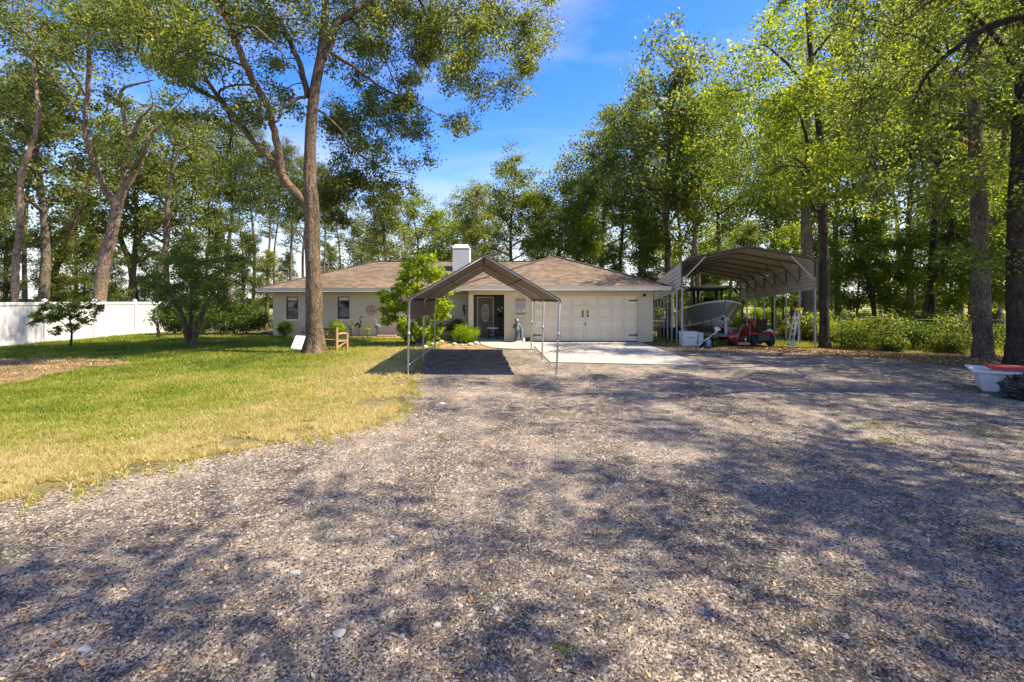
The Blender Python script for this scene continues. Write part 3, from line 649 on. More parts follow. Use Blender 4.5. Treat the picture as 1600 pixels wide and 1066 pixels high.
# ------------------------------------------------------------------ boat and trailer
BO = np.array((9.40, 20.3, -0.04)); bx = np.array((math.cos(R(11.4)), -math.sin(R(11.4)), 0)); by = uy
def bp_(x, y, z): return BO+bx*x+by*y+uz*z
bt = thing('motor_boat', 'grey hulled centre console fishing boat with hardtop parked bow first under the carport', 'boat', BO)
secs = [(0, .02, 1.95, 0, 1.30, 1.10), (.25, .42, 1.92, .10, 1.22, .92), (.8, .82, 1.86, .36, 1.10, .76), (1.8, 1.12, 1.76, .72, .95, .62), (3.2, 1.25, 1.65, .96, .84, .55), (5, 1.26, 1.58, 1.04, .78, .52), (7, 1.2, 1.55, 1.0, .77, .52)]
def skin(cols, name, mm, th=0):
    m = MB(); n = len(cols[0]); V = [p for c in cols for p in c]
    f = [(i*n+j, i*n+j+1, (i+1)*n+j+1, (i+1)*n+j) for i in range(len(cols)-1) for j in range(n-1)]
    m.add(V, f, True); return m.build(name, MT[mm], bt)
def refine(S_, k=4):
    S_ = np.array(S_, float); t = np.arange(len(S_)); tt = np.linspace(0, len(S_)-1, (len(S_)-1)*k+1)
    out = []
    for x in tt:
        i = int(min(x, len(S_)-2)); u = x-i; p0, p1, p2, p3 = S_[max(i-1, 0)], S_[i], S_[i+1], S_[min(i+2, len(S_)-1)]
        out.append(0.5*((2*p1)+(-p0+p2)*u+(2*p0-5*p1+4*p2-p3)*u*u+(-p0+3*p1-3*p2+p3)*u**3))
    return out
RS = refine(secs)
for s in (-1, 1):
    cols = []
    for y, hw_, hz, cw, cz_, kz in RS:
        st = max(0, 1-y/1.5)
        cols.append([bp_(s*(cw+(hw_-cw)*(t**1.5)), y+.38*st*(1-t)*.8, cz_+(hz-cz_)*t) for t in np.linspace(0, 1, 7)])
    skin(cols, 'hull_side', 'hull')
    cols = [[bp_(s*cw*t, y+.3*max(0, 1-y/1.5)+.25*max(0, 1-y/1.5)*(1-t), kz+(cz_-kz)*t) for t in np.linspace(0, 1, 4)] for y, hw_, hz, cw, cz_, kz in RS]
    skin(cols, 'hull_bottom', 'hull_w')
    m = MB(); m.tube([bp_(s*(cw+.015), y+.3*max(0, 1-y/1.5), cz_) for y, hw_, hz, cw, cz_, kz in RS], .035, 6); m.build('chine_stripe', MT['hull_w'], bt)
    m = MB(); m.tube([bp_(s*hw_, y, hz) for y, hw_, hz, cw, cz_, kz in RS], .045, 8); m.build('rub_rail', MT['hull_w'], bt)
m = MB(); m.add([bp_(-1.2, 7, 1.55), bp_(1.2, 7, 1.55), bp_(1.0, 7, .77), bp_(0, 7, .52), bp_(-1.0, 7, .77)], [(0, 1, 2, 3, 4)]); m.build('transom', MT['hull'], bt)
skin([[bp_(-hw_+.0, y, hz-.01), bp_(-hw_*.5, y, hz+.01), bp_(hw_*.5, y, hz+.01), bp_(hw_, y, hz-.01)] for y, hw_, hz, cw, cz_, kz in RS], 'deck', 'hull_w')
m = MB(); m.obox(bp_(0, 3.6, 1.82), bx*.30, by*.42, uz*.24); con = m.build('console', MT['black'], bt)
m = MB(); m.add([bp_(-.28, 3.15, 2.07), bp_(.28, 3.15, 2.07), bp_(.25, 3.4, 2.26), bp_(-.25, 3.4, 2.26)], [(0, 1, 2, 3)]); m.build('windshield', MT['glass'], con)
for x in (-.55, .55):
    for y in (3.1, 4.2):
        m = MB(); m.tube([bp_(x, y, 1.6), bp_(x*1.02, y, 2.72)], .055, 7); m.build('top_leg', MT['black'], bt)
    m = MB(); m.tube([bp_(x, 3.1, 2.25), bp_(x, 4.2, 2.25)], .022, 6); m.build('grab_rail', MT['black'], bt)
m = MB(); V = []
m.lathe((0, 0, 0), [(0.02, .0), (.85, .0), (.98, .03), (1.0, .07), (.94, .11), (.02, .15)], 28)
T = np.stack([bx*1.12, by*1.35, uz], 1); m.v[-1] = m.v[-1] @ T.T + bp_(0, 3.7, 2.72); top = m.build('hardtop', MT['hull_w'], bt)
m = MB(); m.obox(bp_(0, 3.7, 2.71), bx*.95, by*1.05, uz*.03); m.build('top_frame', MT['black'], bt)
m = MB(); m.lathe(bp_(0, 3.4, 2.85), [(.2, 0), (.24, .05), (.22, .12), (.05, .15)], 14); m.build('radar_dome', MT['hull_w'], bt)
m = MB(); m.obox(bp_(0, 1.7, 1.86), bx*.3, by*.35, uz*.09); m.build('bow_seat', MT['white_pl'], bt)
m = MB(); m.lathe(bp_(-.2, 1.2, 1.9), [(.1, 0), (.12, .05), (.02, .14)], 10); m.build('deck_light', MT['white_pl'], bt)
m = MB(); m.obox(bp_(0, 7.35, 1.6), bx*.22, by*.3, uz*.4); m.obox(bp_(0, 7.35, .8), bx*.07, by*.12, uz*.5); m.build('outboard_motor', MT['black'], bt)
tl = thing('boat_trailer', 'galvanized boat trailer with white fenders carrying the grey boat', 'trailer', bp_(0, 0, 0))
for s in (-1, 1):
    m = MB(); m.bar(bp_(s*.10, -.55, .42), bp_(s*.75, 1.2, .45), .06, .1); m.bar(bp_(s*.75, 1.2, .45), bp_(s*.75, 6.8, .45), .06, .1); m.build('rail', MT['galv'], tl)
    m = MB(); m.bar(bp_(s*.55, 1.5, .56), bp_(s*.55, 6.5, .56), .10, .06); m.build('bunk', MT['wood_dk'], tl)
    for y in (4.6, 5.5):
        m = MB(); m.lathe((0, 0, 0), [(.18, -.1), (.33, -.1), (.35, -.06), (.35, .06), (.33, .1), (.18, .1)], 20)
        T = np.stack([by, uz, bx], 1); m.v[-1] = m.v[-1] @ T.T + bp_(s*1.08, y, .35); tw = m.build('wheel', MT['rubber'], tl)
        m = MB(); m.lathe((0, 0, 0), [(.02, -.06), (.17, -.05), (.185, .05), (.02, .06)], 14); m.v[-1] = m.v[-1] @ T.T + bp_(s*1.08, y, .35); m.build('rim', MT['white_pl'], tw)
    m = MB(); V = [bp_(s*(1.08+a), 5.05+r_*math.cos(t), .42+.42*math.sin(t)) for t in np.linspace(0, PI, 11) for a, r_ in ((-.13, .95), (.13, .95))]
    m.add(V, [(2*i, 2*i+1, 2*i+3, 2*i+2) for i in range(10)], True); m.build('fender', MT['white_pl'], tl)
for hx_, yy_ in ((.75, 1.25), (.75, 3.6), (1.05, 5.05)):
    m = MB(); m.bar(bp_(-hx_, yy_, .43), bp_(hx_, yy_, .43), .1, .08); m.build('cross_member', MT['galv'], tl)
m = MB(); m.bar(bp_(0, .5, .45), bp_(0, -.75, .42), .09, .09); m.build('tongue', MT['galv'], tl)
m = MB(); m.bar(bp_(0, -.1, .45), bp_(0, .0, 1.18), .09, .09); m.obox(bp_(0, -.08, 1.15), bx*.09, by*.1, uz*.07); wp = m.build('winch_post', MT['galv'], tl)
m = MB(); m.ball(bp_(-.14, -.1, 1.17), .07); m.build('winch_drum', MT['black'], wp)
m = MB(); m.tube([bp_(.12, -.45, 0.06), bp_(.12, -.45, .75)], .03, 8); m.tube([bp_(.12, -.45, .72), bp_(.0, -.5, .80)], .015, 6); tj = m.build('jack', MT['galv'], tl)
m = MB(); m.lathe((0, 0, 0), [(.09, -.03), (.1, 0), (.09, .03)], 12); m.v[-1] = m.v[-1] @ np.stack([by, uz, bx], 1).T + bp_(.12, -.45, .1); m.build('jack_wheel', MT['rubber'], tj)
# ------------------------------------------------------------------ clutter in front of the carport
def boxy(mb, px0, px1, pyt, pyb, Y, depth, bev=.02):
    a = at(px0, pyb, Y); b = at(px1, pyt, Y); x0, x1, z0, z1 = a[0], b[0], a[2], b[2]
    V = []
    for z, s in ((z0, bev*2), (z0+bev, bev), (z1-bev, 0), (z1, bev)):
        V += [(x0+s, Y+s, z), (x1-s, Y+s, z), (x1-s, Y+depth-s, z), (x0+s, Y+depth-s, z)]
    f = [(3, 2, 1, 0)]+[(4*k+i, 4*k+(i+1) % 4, 4*k+4+(i+1) % 4, 4*k+4+i) for k in range(3) for i in range(4)]+[(12, 13, 14, 15)]
    mb.add(V, f)
Yc = 19.55
c1 = thing('fish_box', 'larger white lidded fish box left of the hand truck under the boat', 'cooler', at(1079, 541, Yc)*(1, 1, 0))
m = MB(); boxy(m, 1067.5, 1090, 521.5, 541, Yc, .5); m.build('body', MT['white_pl'], c1)
m = MB(); boxy(m, 1067, 1090.6, 518.3, 521.4, Yc-.01, .53, .008); m.build('lid', MT['white_pl'], c1)
m = MB(); boxy(m, 1073, 1086, 526.5, 528, Yc-.02, .03, .004); m.build('handle', MT['galv'], c1)
c2 = thing('fish_box', 'smaller white lidded box between the larger box and the hand truck', 'cooler', at(1095, 541, Yc+.2)*(1, 1, 0))
m = MB(); boxy(m, 1091, 1100, 523.5, 540, Yc+.15, .45); m.build('body', MT['white_pl'], c2)
m = MB(); boxy(m, 1090.5, 1100.6, 520, 523.4, Yc+.14, .48, .008); m.build('lid', MT['white_pl'], c2)
Yh = 18.9
ht = thing('hand_truck', 'black two-wheeled hand truck standing upright before the boat', 'hand truck', at(1107, 543, Yh)*(1, 1, 0))
xa, xb = at(1100, 0, Yh)[0], at(1113, 0, Yh)[0]
zt = at(0, 494, Yh)[2]
m = MB(); m.tube([(xa, Yh, .12), (xa, Yh+.05, zt-.18)]+[((xa+xb)/2-math.cos(t)*(xb-xa)/2, Yh+.06, zt-.18+.18*math.sin(t)) for t in np.linspace(.2, PI-.2, 7)]+[(xb, Yh+.05, zt-.18), (xb, Yh, .12)], .018, 7); m.build('frame', MT['black'], ht)
for z in (.45, .85):
    m = MB(); m.tube([(xa, Yh+.02, z), (xb, Yh+.02, z)], .014, 6); m.build('crossbar', MT['black'], ht)
m = MB(); m.box(xa-.02, xb+.02, Yh-.22, Yh, .03, .04); m.build('toe_plate', MT['black'], ht)
for x in (xa-.06, xb+.06):
    m = MB(); m.lathe((0, 0, 0), [(.04, -.03), (.11, -.03), (.12, 0), (.11, .03), (.04, .03)], 14); m.v[-1] = m.v[-1][:, [2, 0, 1]]+(x, Yh+.08, .125); m.build('wheel', MT['rubber'], ht)
pj = thing('tongue_pole', 'pale slanting pole leaning from the ground beside the hand truck', 'pole', at(1092, 541, 18.8)*(1, 1, 0))
m = MB(); m.tube([at(1090, 541, 18.8), at(1112, 524, 19.2), at(1122, 518, 19.4)], .028, 7); m.build('tube', MT['white_pl'], pj)
m = MB(); p = at(1122, 515, 19.3); m.add([p+np.array(v) for v in ((-.13, 0, -.10), (.16, .05, -.02), (.02, 0, .10), (-.13, .02, .12), (0, .08, 0))], [(0, 1, 4), (1, 2, 4), (2, 3, 4), (3, 0, 4), (0, 3, 2, 1)]); m.build('blade', MT['white_pl'], pj)
jg = thing('water_jug', 'small pale blue jug on the ground behind the hand truck', 'jug', at(1107, 541, 19.25)*(1, 1, 0))
c = at(1107.5, 541, 19.25); c[2] = 0
m = MB(); m.lathe(c, [(.08, 0), (.095, .02), (.095, .22), (.05, .29), (.03, .31)], 12); m.build('body', solid('pale_blue_plastic', (.35, .5, .62), .4), jg)
m = MB(); m.lathe(c+(0, 0, .31), [(.032, 0), (.032, .04)], 8); m.build('cap', MT['white_pl'], jg)
# riding mower seen from behind
mx_, my_ = at(1192, 0, 19.4)[0], 19.4
rm = thing('riding_mower', 'red riding lawn mower with black seat and tyres, its back to the driveway', 'mower', (mx_, my_, 0)); rm.scale = (.9, .9, .93)
def lb(*a):
    m = MB(); m.box(*a); return m
def lp(m, name, mat_, par=rm): return m.build(name, MT[mat_], par, local=True)
for s in (-1, 1):
    m = MB(); m.lathe((0, 0, 0), [(.1, -.11), (.22, -.12), (.26, -.08), (.26, .08), (.22, .12), (.1, .11)], 20); m.v[-1] = m.v[-1][:, [2, 0, 1]]+(s*.42, .15, .26); tw = lp(m, 'rear_tyre', 'rubber')
    m = MB(); m.lathe((0, 0, 0), [(.02, -.08), (.13, -.07), (.13, .07), (.02, .08)], 12); m.v[-1] = m.v[-1][:, [2, 0, 1]]+(s*.44, .15, .26); lp(m, 'rim', 'white_pl', tw)
    m = MB(); m.lathe((0, 0, 0), [(.06, -.06), (.16, -.06), (.18, 0), (.16, .06), (.06, .06)], 16); m.v[-1] = m.v[-1][:, [2, 0, 1]]+(s*.40, 1.45, .18); lp(m, 'front_tyre', 'rubber')
m = MB()
V = [(x*s, y, z) for s in (-1, 1) for x, y, z in ((.50, -.05, .52), (.50, .45, .55), (.42, .45, .66), (.42, -.08, .64), (.30, -.12, .66), (.30, .5, .68))]
m.add(V, [(0, 1, 2, 3), (3, 2, 5, 4), (9, 8, 7, 6), (10, 11, 8, 9), (4, 5, 11, 10), (0, 3, 4, 10, 9, 6), ]); lp(m, 'rear_fender', 'red')
lp(lb(-.30, .30, -.10, .55, .24, .62), 'rear_body', 'black'); 
for k in range(4): lp(lb(-.22, .22, -.125, -.10, .30+k*.07, .335+k*.07), 'grille_bar', 'steel_dk')
m = MB(); m.box(-.24, .24, .15, .60, .70, .80); m.obox((0, .12, .98), (.23, 0, 0), (0, .05, .01), (0, -.06, .24)); lp(m, 'seat', 'black')
m = MB(); V = [(x, y, z) for y, hw__, z0, z1 in ((.95, .26, .35, .82), (1.3, .26, .35, .84), (1.75, .24, .36, .70), (1.85, .20, .38, .60)) for x, z in ((-hw__, z0), (hw__, z0), (hw__, z1-.08), (hw__*.7, z1), (-hw__*.7, z1), (-hw__, z1-.08))]
m.add(V, [tuple(range(5, -1, -1)), tuple(range(18, 24))]+[(6*k+i, 6*k+(i+1) % 6, 6*k+6+(i+1) % 6, 6*k+6+i) for k in range(3) for i in range(6)], False); lp(m, 'hood', 'red')
m = MB(); m.tube([(0, .98, .75), (0, .85, 1.0)], .02, 6); m.tube([(.19*math.cos(t), .85+.06*math.sin(t), 1.0+.17*math.sin(t)) for t in np.linspace(0, 2*PI, 17)], .017, 6); lp(m, 'steering_wheel', 'black')
m = MB(); V = [(x, y, z) for z, s in ((.10, 1), (.22, .96), (.24, .85)) for x, y in ((-.62*s, .6), (.62*s, .6), (.62*s, 1.3), (-.62*s, 1.3))]
m.add(V, [(4*k+i, 4*k+(i+1) % 4, 4*k+4+(i+1) % 4, 4*k+4+i) for k in range(2) for i in range(4)]+[(8, 9, 10, 11), (3, 2, 1, 0)]); lp(m, 'mowing_deck', 'red')
m = MB(); m.lathe((.68, .5, .22), [(.02, 0), (.13, 0), (.16, .06), (.15, .14), (.05, .2)], 12); lp(m, 'side_housing', 'red')
m = MB(); m.lathe((.30, .0, .70), [(.12, 0), (.13, .04), (.06, .09)], 10); lp(m, 'fuel_cap', 'hull_w')
# red push mower and orange generator-like machine left of it
pm_x, pm_y = at(1153, 0, 19.3)[0], 19.3
pm = thing('push_mower', 'small red push mower with upright handle left of the riding mower', 'mower', (pm_x, pm_y, 0))
m = MB(); V = [(x, y, z) for z, s in ((.07, 1), (.17, .96), (.20, .75)) for x, y in ((-.10*s+.12, -.27*s+.3), (.42*s+.12, -.27*s+.3), (.42*s+.12, .3*s+.3), (-.10*s+.12, .3*s+.3))]
m.add(V, [(4*k+i, 4*k+(i+1) % 4, 4*k+4+(i+1) % 4, 4*k+4+i) for k in range(2) for i in range(4)]+[(8, 9, 10, 11), (3, 2, 1, 0)]); lp(m, 'deck', 'red', pm)
for x, y in ((-.10, .05), (.66, .05), (-.1, .6), (.66, .6)):
    m = MB(); m.lathe((0, 0, 0), [(.02, -.03), (.09, -.03), (.11, 0), (.09, .03), (.02, .03)], 12); m.v[-1] = m.v[-1][:, [2, 0, 1]]+(x, y, .11); lp(m, 'wheel', 'rubber', pm)
m = MB(); m.lathe((.26, .3, .2), [(.16, 0), (.16, .12), (.12, .16), (.12, .22), (.03, .24)], 14); lp(m, 'engine', 'black', pm)
m = MB(); m.tube([(.0, .05, .2), (.06, -.1, .78), (.12, -.15, .92), (.40, -.15, .92), (.46, -.1, .78), (.5, .05, .2)], .014, 6); lp(m, 'handle', 'galv', pm)
bl_x = at(1145.5, 0, 19.6)[0]
bw_ = thing('hose_reel', 'round red wheel-shaped reel standing beside the trailer jack', 'reel', (bl_x, 19.6, 0))
m = MB(); m.lathe((0, 0, 0), [(.04, -.10), (.2, -.10), (.22, -.06), (.16, -.04), (.16, .04), (.22, .06), (.2, .1), (.04, .1)], 18); m.v[-1] = m.v[-1][:, [0, 2, 1]]+(0, 0, .34); lp(m, 'drum', 'red', bw_)
m = MB(); m.tube([(-.2, 0, .0), (-.05, -.13, .34), (.0, -.13, .34)], .014, 6); m.tube([(.2, 0, .0), (.05, -.13, .34)], .014, 6); m.tube([(0, -.14, .34), (0, -.1, .34)], .04, 8); lp(m, 'stand', 'black', bw_)
og_x = at(1180, 0, 20.9)[0]
og = thing('chipper', 'orange and red hooded machine standing behind the push mower', 'garden machine', (og_x, 20.9, terrain(og_x, 20.9)))
m = MB(); V = [(x, y, z) for z, a, b in ((.45, .16, .16), (.8, .2, .2), (1.0, .24, .22), (1.04, .16, .16)) for x, y in ((-a, -b), (a, -b), (a, b), (-a, b))]
m.add(V, [(4*k+i, 4*k+(i+1) % 4, 4*k+4+(i+1) % 4, 4*k+4+i) for k in range(3) for i in range(4)]+[(12, 13, 14, 15), (3, 2, 1, 0)]); lp(m, 'hopper', 'orange', og)
lp(lb(-.2, .2, -.2, .25, .18, .45), 'engine_block', 'red', og)
for s in (-1, 1):
    m = MB(); m.lathe((0, 0, 0), [(.02, -.05), (.12, -.05), (.15, 0), (.12, .05), (.02, .05)], 14); m.v[-1] = m.v[-1][:, [2, 0, 1]]+(s*.27, .1, .15); lp(m, 'wheel', 'rubber', og)
m = MB(); m.box(-.03, .03, -.25, -.2, 0, .3); m.lathe((.05, -.26, .35), [(.05, 0), (.06, .05), (.03, .12)], 8); lp(m, 'stand', 'white_pl', og)
# folded step ladder leaning on the carport post
ld = thing('step_ladder', 'folded grey step ladder with yellow top leaning against a carport post', 'ladder', at(1240, 542, 19.2)*(1, 1, 0))
b0, b1, t0, t1 = at(1230.5, 541, 19.0), at(1237.5, 543, 18.8), at(1242.5, 485, 19.5), at(1249, 485, 19.5)
b0[2] = b1[2] = 0.0
m = MB(); m.bar(b0, t0, .05, .03); m.bar(b1, t1, .05, .03); m.build('front_rails', MT['alu'], ld)
c0, c1_ = at(1240, 542, 19.3), at(1247, 542, 19.2); c0[2] = c1_[2] = 0
m = MB(); m.bar(c0, t0+(.06, .05, 0), .03, .03); m.bar(c1_, t1+(.03, .05, 0), .03, .03); m.build('rear_rails', MT['white_pl'], ld)
for k in range(7):
    m = MB(); t = (k+.6)/7.2; m.bar(lerp(b0, t0, t), lerp(b1, t1, t), .09, .025); m.build('tread', MT['alu'], ld)
m = MB(); m.obox((t0+t1)/2+(.03, 0, .05), (.17, 0, 0), (0, .1, 0), (0, 0, .045)); m.build('top_cap', MT['yellow'], ld)
# bins seen between the left posts
for k, (px, Y_, mt_, lab) in enumerate(((1036, 27, 'black', 'low black storage bin far behind between the left carport posts'), (1052, 24.5, 'rubber', 'dark rounded trash bin between the left carport posts'))):
    x = (px-800)*Y_/F; z = float(terrain(x, Y_)); t_ = thing('storage_bin', lab, 'bin', (x, Y_, z))
    m = MB(); V = [(a*s, b*s, z_) for z_, s in ((0, .8), (.6, 1), (.64, 1.06), (.7, 1.0)) for a, b in ((-.3, -.25), (.3, -.25), (.3, .25), (-.3, .25))]
    m.add(V, [(4*i+j, 4*i+(j+1) % 4, 4*i+4+(j+1) % 4, 4*i+4+j) for i in range(3) for j in range(4)]+[(3, 2, 1, 0)]); lp(m, 'body', mt_, t_)
    m = MB(); m.box(-.31, .31, -.26, .26, .701, .73); m.box(-.1, .1, -.29, -.26, .70, .73); lp(m, 'lid', mt_, t_)
# ------------------------------------------------------------------ white tub, red lid and tarp at the right edge
tb = thing('white_tub', 'large white plastic tub with a wide rim at the right edge of the gravel', 'tub', (12.25, 9.75+.5, 0))
x0, x1, y0, y1 = -1.05, 1.25, -.30, .55
V = []
for z, s in ((0, .10), (.40, .02), (.47, -.01), (.47, -.09), (.52, -.10), (.52, -.02), (.45, .02), (.03, .12)):
    V += [(x0+s, y0+s, z), (x1-s, y0+s, z), (x1-s, y1-s, z), (x0+s, y1-s, z)]
m = MB(); m.add(V, [(3, 2, 1, 0)]+[(4*k+i, 4*k+(i+1) % 4, 4*k+4+(i+1) % 4, 4*k+4+i) for k in range(7) for i in range(4)]+[(28, 29, 30, 31)]); lp(m, 'body', 'white_pl', tb)
for x in np.linspace(-.75, .9, 6): lp(lb(x-.03, x+.03, y0+.03, y0+.055, .06, .40), 'rib', 'white_pl', tb)
tb.rotation_euler[2] = R(-38); tb.scale = (1, 1, .88); tb.location = Vector((9.85, 9.75, 0))+Matrix.Rotation(R(-38), 3, 'Z') @ Vector((1.05, .30, 0))
rl = thing('red_lid', 'faded red plastic lid lying on top of the white tub', 'lid', tb.location+Matrix.Rotation(R(-38), 3, 'Z') @ Vector((.12, .22, .468)), R(-36))
m = MB(); V = []
for z, s in ((0, 0), (.05, 0), (.055, .07), (.035, .09)): V += [(-.95+s, -.32+s, z), (.95-s, -.32+s, z), (.95-s, .36-s, z), (-.95+s, .36-s, z)]
m.add(V, [(3, 2, 1, 0), (12, 13, 14, 15)]+[(4*k+i, 4*k+(i+1) % 4, 4*k+4+(i+1) % 4, 4*k+4+i) for k in range(3) for i in range(4)]); lp(m, 'lid_panel', 'red_pl', rl)
tpx = 10.32
V = []; nU, nV = 90, 46
for i in range(nU):
    for j in range(nV+1):
        a = 2*PI*i/nU; b = PI/2*j/nV
        q = Vector((math.cos(a)*math.cos(b)*2, math.sin(a)*math.cos(b)*2, b*2))
        r_ = 1+.22*mn.noise(q*1.1)+.22*abs(mn.noise(q*2.6+Vector((3,1,2))))+.16*abs(mn.noise(q*6))-.05; V.append((.62*r_*math.cos(a)*math.cos(b)**.6, .48*r_*math.sin(a)*math.cos(b)**.6, .40*r_*math.sin(b)**.8))
m = MB(); m.add(V, [(i*(nV+1)+j, ((i+1) % nU)*(nV+1)+j, ((i+1) % nU)*(nV+1)+j+1, i*(nV+1)+j+1) for i in range(nU) for j in range(nV)], True)
tp = m.build('tarp_bundle', MT['tarp']); tp.location = (tpx, 8.98, 0.01); tag(tp, 'crumpled black tarp bundle in front of the white tub', 'tarp')
# ------------------------------------------------------------------ lawn furniture and sign
bX, bY = at(524, 0, 17.7)[0], 17.7
be = thing('garden_bench', 'honey coloured wooden bench with a carved back, half behind the big oak', 'bench', (bX-.40, bY, 0), 0)
# bench faces the house side, slightly turned
be.rotation_euler[2] = R(-28); be.scale = (.93, .93, .93)
for x in (-.70, .70):
    m = MB(); m.box(x-.045, x+.045, -.06, .03, 0, .98); lp(m, 'leg', 'wood', be)
    m = MB(); m.box(x-.04, x+.04, .48, .56, 0, .66); lp(m, 'leg', 'wood', be)
    m = MB(); m.tube([(x, -.02, .66), (x, .25, .72), (x, .5, .70), (x, .60, .62)], [.04, .045, .045, .03], 8); lp(m, 'armrest', 'wood', be)
    m = MB(); m.bar((x, 0, .15), (x, .52, .38), .05, .05); m.bar((x, 0, .42), (x, .52, .42), .06, .07); lp(m, 'side_brace', 'wood', be)
for k in range(4): lp(lb(-.68, .68, .06+k*.12, .15+k*.12, .43, .455), 'seat_slat', 'wood_dk', be)
for z in (.55, .92): lp(lb(-.66, .66, -.04, .01, z-.04, z+.04), 'back_rail', 'wood_dk', be)
m = MB()
th_ = np.linspace(0, 2*PI, 21)
m.tube([(.0+.30*math.cos(t), -.015, .735+.13*math.sin(t)) for t in th_], .022, 6); lp(m, 'carved_ring', 'wood_dk', be)
m = MB(); m.obox((0, -.015, .735), (.16, 0, 0), (0, .015, 0), (0, 0, .09)); lp(m, 'carved_centre', 'wood', be)
for s in (-1, 1):
    m = MB(); m.tube([(s*.30, -.015, .735), (s*.45, -.015, .82), (s*.62, -.015, .74)], .02, 6); m.tube([(s*.30, -.015, .735), (s*.45, -.015, .64), (s*.62, -.015, .72)], .02, 6); lp(m, 'carved_scroll', 'wood_dk', be)
sY = 15.9
sg = thing('yard_sign', 'tilted white flyer sign with faded red print left of the big oak', 'sign', at(464, 549, sY)*(1, 1, 0))
q0, q1, q2, q3 = at(454.2, 544, sY), at(470.5, 546.2, sY), at(477.5, 525.3, sY+.15), at(462.5, 524.2, sY+.15)
nrm = np.array((0, .012, 0)); m = MB(); m.add([q0, q1, q2, q3, q0+nrm, q1+nrm, q2+nrm, q3+nrm], [(0, 1, 2, 3), (7, 6, 5, 4), (0, 4, 5, 1), (1, 5, 6, 2), (2, 6, 7, 3), (3, 7, 4, 0)]); m.build('board', MT['paper'], sg)
def spt(u, v): return lerp(lerp(q0, q1, u), lerp(q3, q2, u), v)-(0, .004, 0)
def strip(nm, mat_, rows):
    m = MB()
    for u0_, u1_, v0_, v1_ in rows: m.add([spt(u0_, v0_), spt(u1_, v0_), spt(u1_, v1_), spt(u0_, v1_)], [(0, 1, 2, 3)])
    m.build(nm, MT[mat_], sg)
strip('red_print', 'ink_red', [(.2+.14*k, .27+.14*k, .42+.05*(k % 2), .60-.04*(k % 3)) for k in range(4)]+[(.55, .8, .30, .38)])
strip('grey_print', 'ink_blue', [(.18, .52, .76, .79), (.56, .82, .74, .77), (.15, .7, .14, .17), (.5, .8, .68, .70)])
m = MB(); 
for u in (.2, .8):
    p = spt(u, .1)+(0, .02, 0); m.tube([(p[0]+.02, p[1], 0), p, spt(u, .7)+(0, .025, 0)], .006, 5)
m.build('wire_stake', MT['galv'], sg)
hk = thing('shepherd_hook', 'thin dark shepherd hook standing between the sign and the big oak', 'hook', at(479, 545, 16.9)*(1, 1, 0))
h0 = at(479, 545, 16.9); h0[2] = 0
m = MB(); m.tube([h0, h0+(0, 0, .85)]+[h0+(-.08+.08*math.cos(t), 0, .85+.08*math.sin(t)) for t in np.linspace(0.3, PI, 6)], .008, 5); m.build('rod', MT['black'], hk)
m = MB(); m.lathe(h0+(-.16, 0, .72), [(.02, 0), (.07, .02), (.06, .06), (.01, .12)], 10); m.build('feeder', MT['red_pl'], hk)
# ------------------------------------------------------------------ garden ornaments at the wall
wa = thing('wall_medallion', 'round wrought-metal sunburst hanging on the wall left of the small bright tree', 'wall ornament', (-7.63, 24.985, 1.47))
c = np.array((-7.63, 24.96, 1.42))
m = MB(); m.tube([c+(.20*math.cos(t), 0, .20*math.sin(t)) for t in np.linspace(0, 2*PI, 25)], .014, 5); m.tube([c+(.10*math.cos(t), 0, .10*math.sin(t)) for t in np.linspace(0, 2*PI, 17)], .012, 5); m.build('ring', MT['rope'], wa)
for k in range(10):
    t = 2*PI*k/10; m = MB(); m.tube([c+(.20*math.cos(t), 0, .20*math.sin(t)), c+(.30*math.cos(t+.15), 0, .30*math.sin(t+.15)), c+(.33*math.cos(t), 0, .33*math.sin(t))], [.012, .016, .006], 5); m.build('ray', MT['rope'], wa)
for k in range(3):
    t = PI/2+2*PI*k/3; m = MB(); m.tube([c, c+(.2*math.cos(t), 0, .2*math.sin(t))], .01, 5); m.build('spoke', MT['rope'], wa)
ga = thing('wall_lizard', 'dark metal lizard ornament on the shaded wall left of the entry column', 'wall ornament', (-2.55, 24.985, 1.5))
c = np.array((-2.6, 24.97, 1.45)); m = MB(); m.tube([c+(.03*math.sin(t*7), -.01, -.35+.6*t) for t in np.linspace(0, 1, 14)], [.008, .012, .018, .022, .028, .034, .038, .038, .034, .026, .02, .03, .03, .01], 6)
for z, s in ((-.02, 1), (-.02, -1), (.13, 1), (.13, -1)): m.tube([c+(0, 0, z), c+(s*.08, 0, z+.04), c+(s*.10, 0, z+.09)], [.012, .01, .008], 5)
m.build('lizard_body', MT['black'], ga)
def heron(px, pyb, Y, H_, mat_, lab, s=1):
    b0_ = at(px, pyb, Y); b0_[2] = 0; t_ = thing('heron_statue', lab, 'garden statue', b0_)
    q = lambda *v: b0_+np.array(v)*(H_/1.1, 1, H_/1.1)
    m = MB(); m.tube([q(0, 0, .45), q(s*.06, 0, .55), q(s*.0, 0, .66), q(-s*.14, 0, .60), q(-s*.22, 0, .48)][::-1], [.01, .05, .095, .07, .035], 10); m.build('body', MT[mat_], t_)
    m = MB(); m.tube([q(s*.03, 0, .62), q(s*.10, 0, .74), q(s*.04, 0, .86), q(s*.07, 0, .98), q(s*.13, 0, .99), q(s*.30, 0, .95)], [.045, .03, .022, .026, .028, .004], 8); m.build('neck', MT[mat_], t_)
    for k in (-.03, .04):
        m = MB(); m.tube([q(k-s*.03, 0, .56), q(k, .0, .28), q(k-s*.01, 0, 0)], .010, 5); m.build('leg', MT['black'], t_)
heron(589, 524.8, 24.2, 1.05, 'slate', 'blue grey heron statue by the wall right of the medallion', -1)
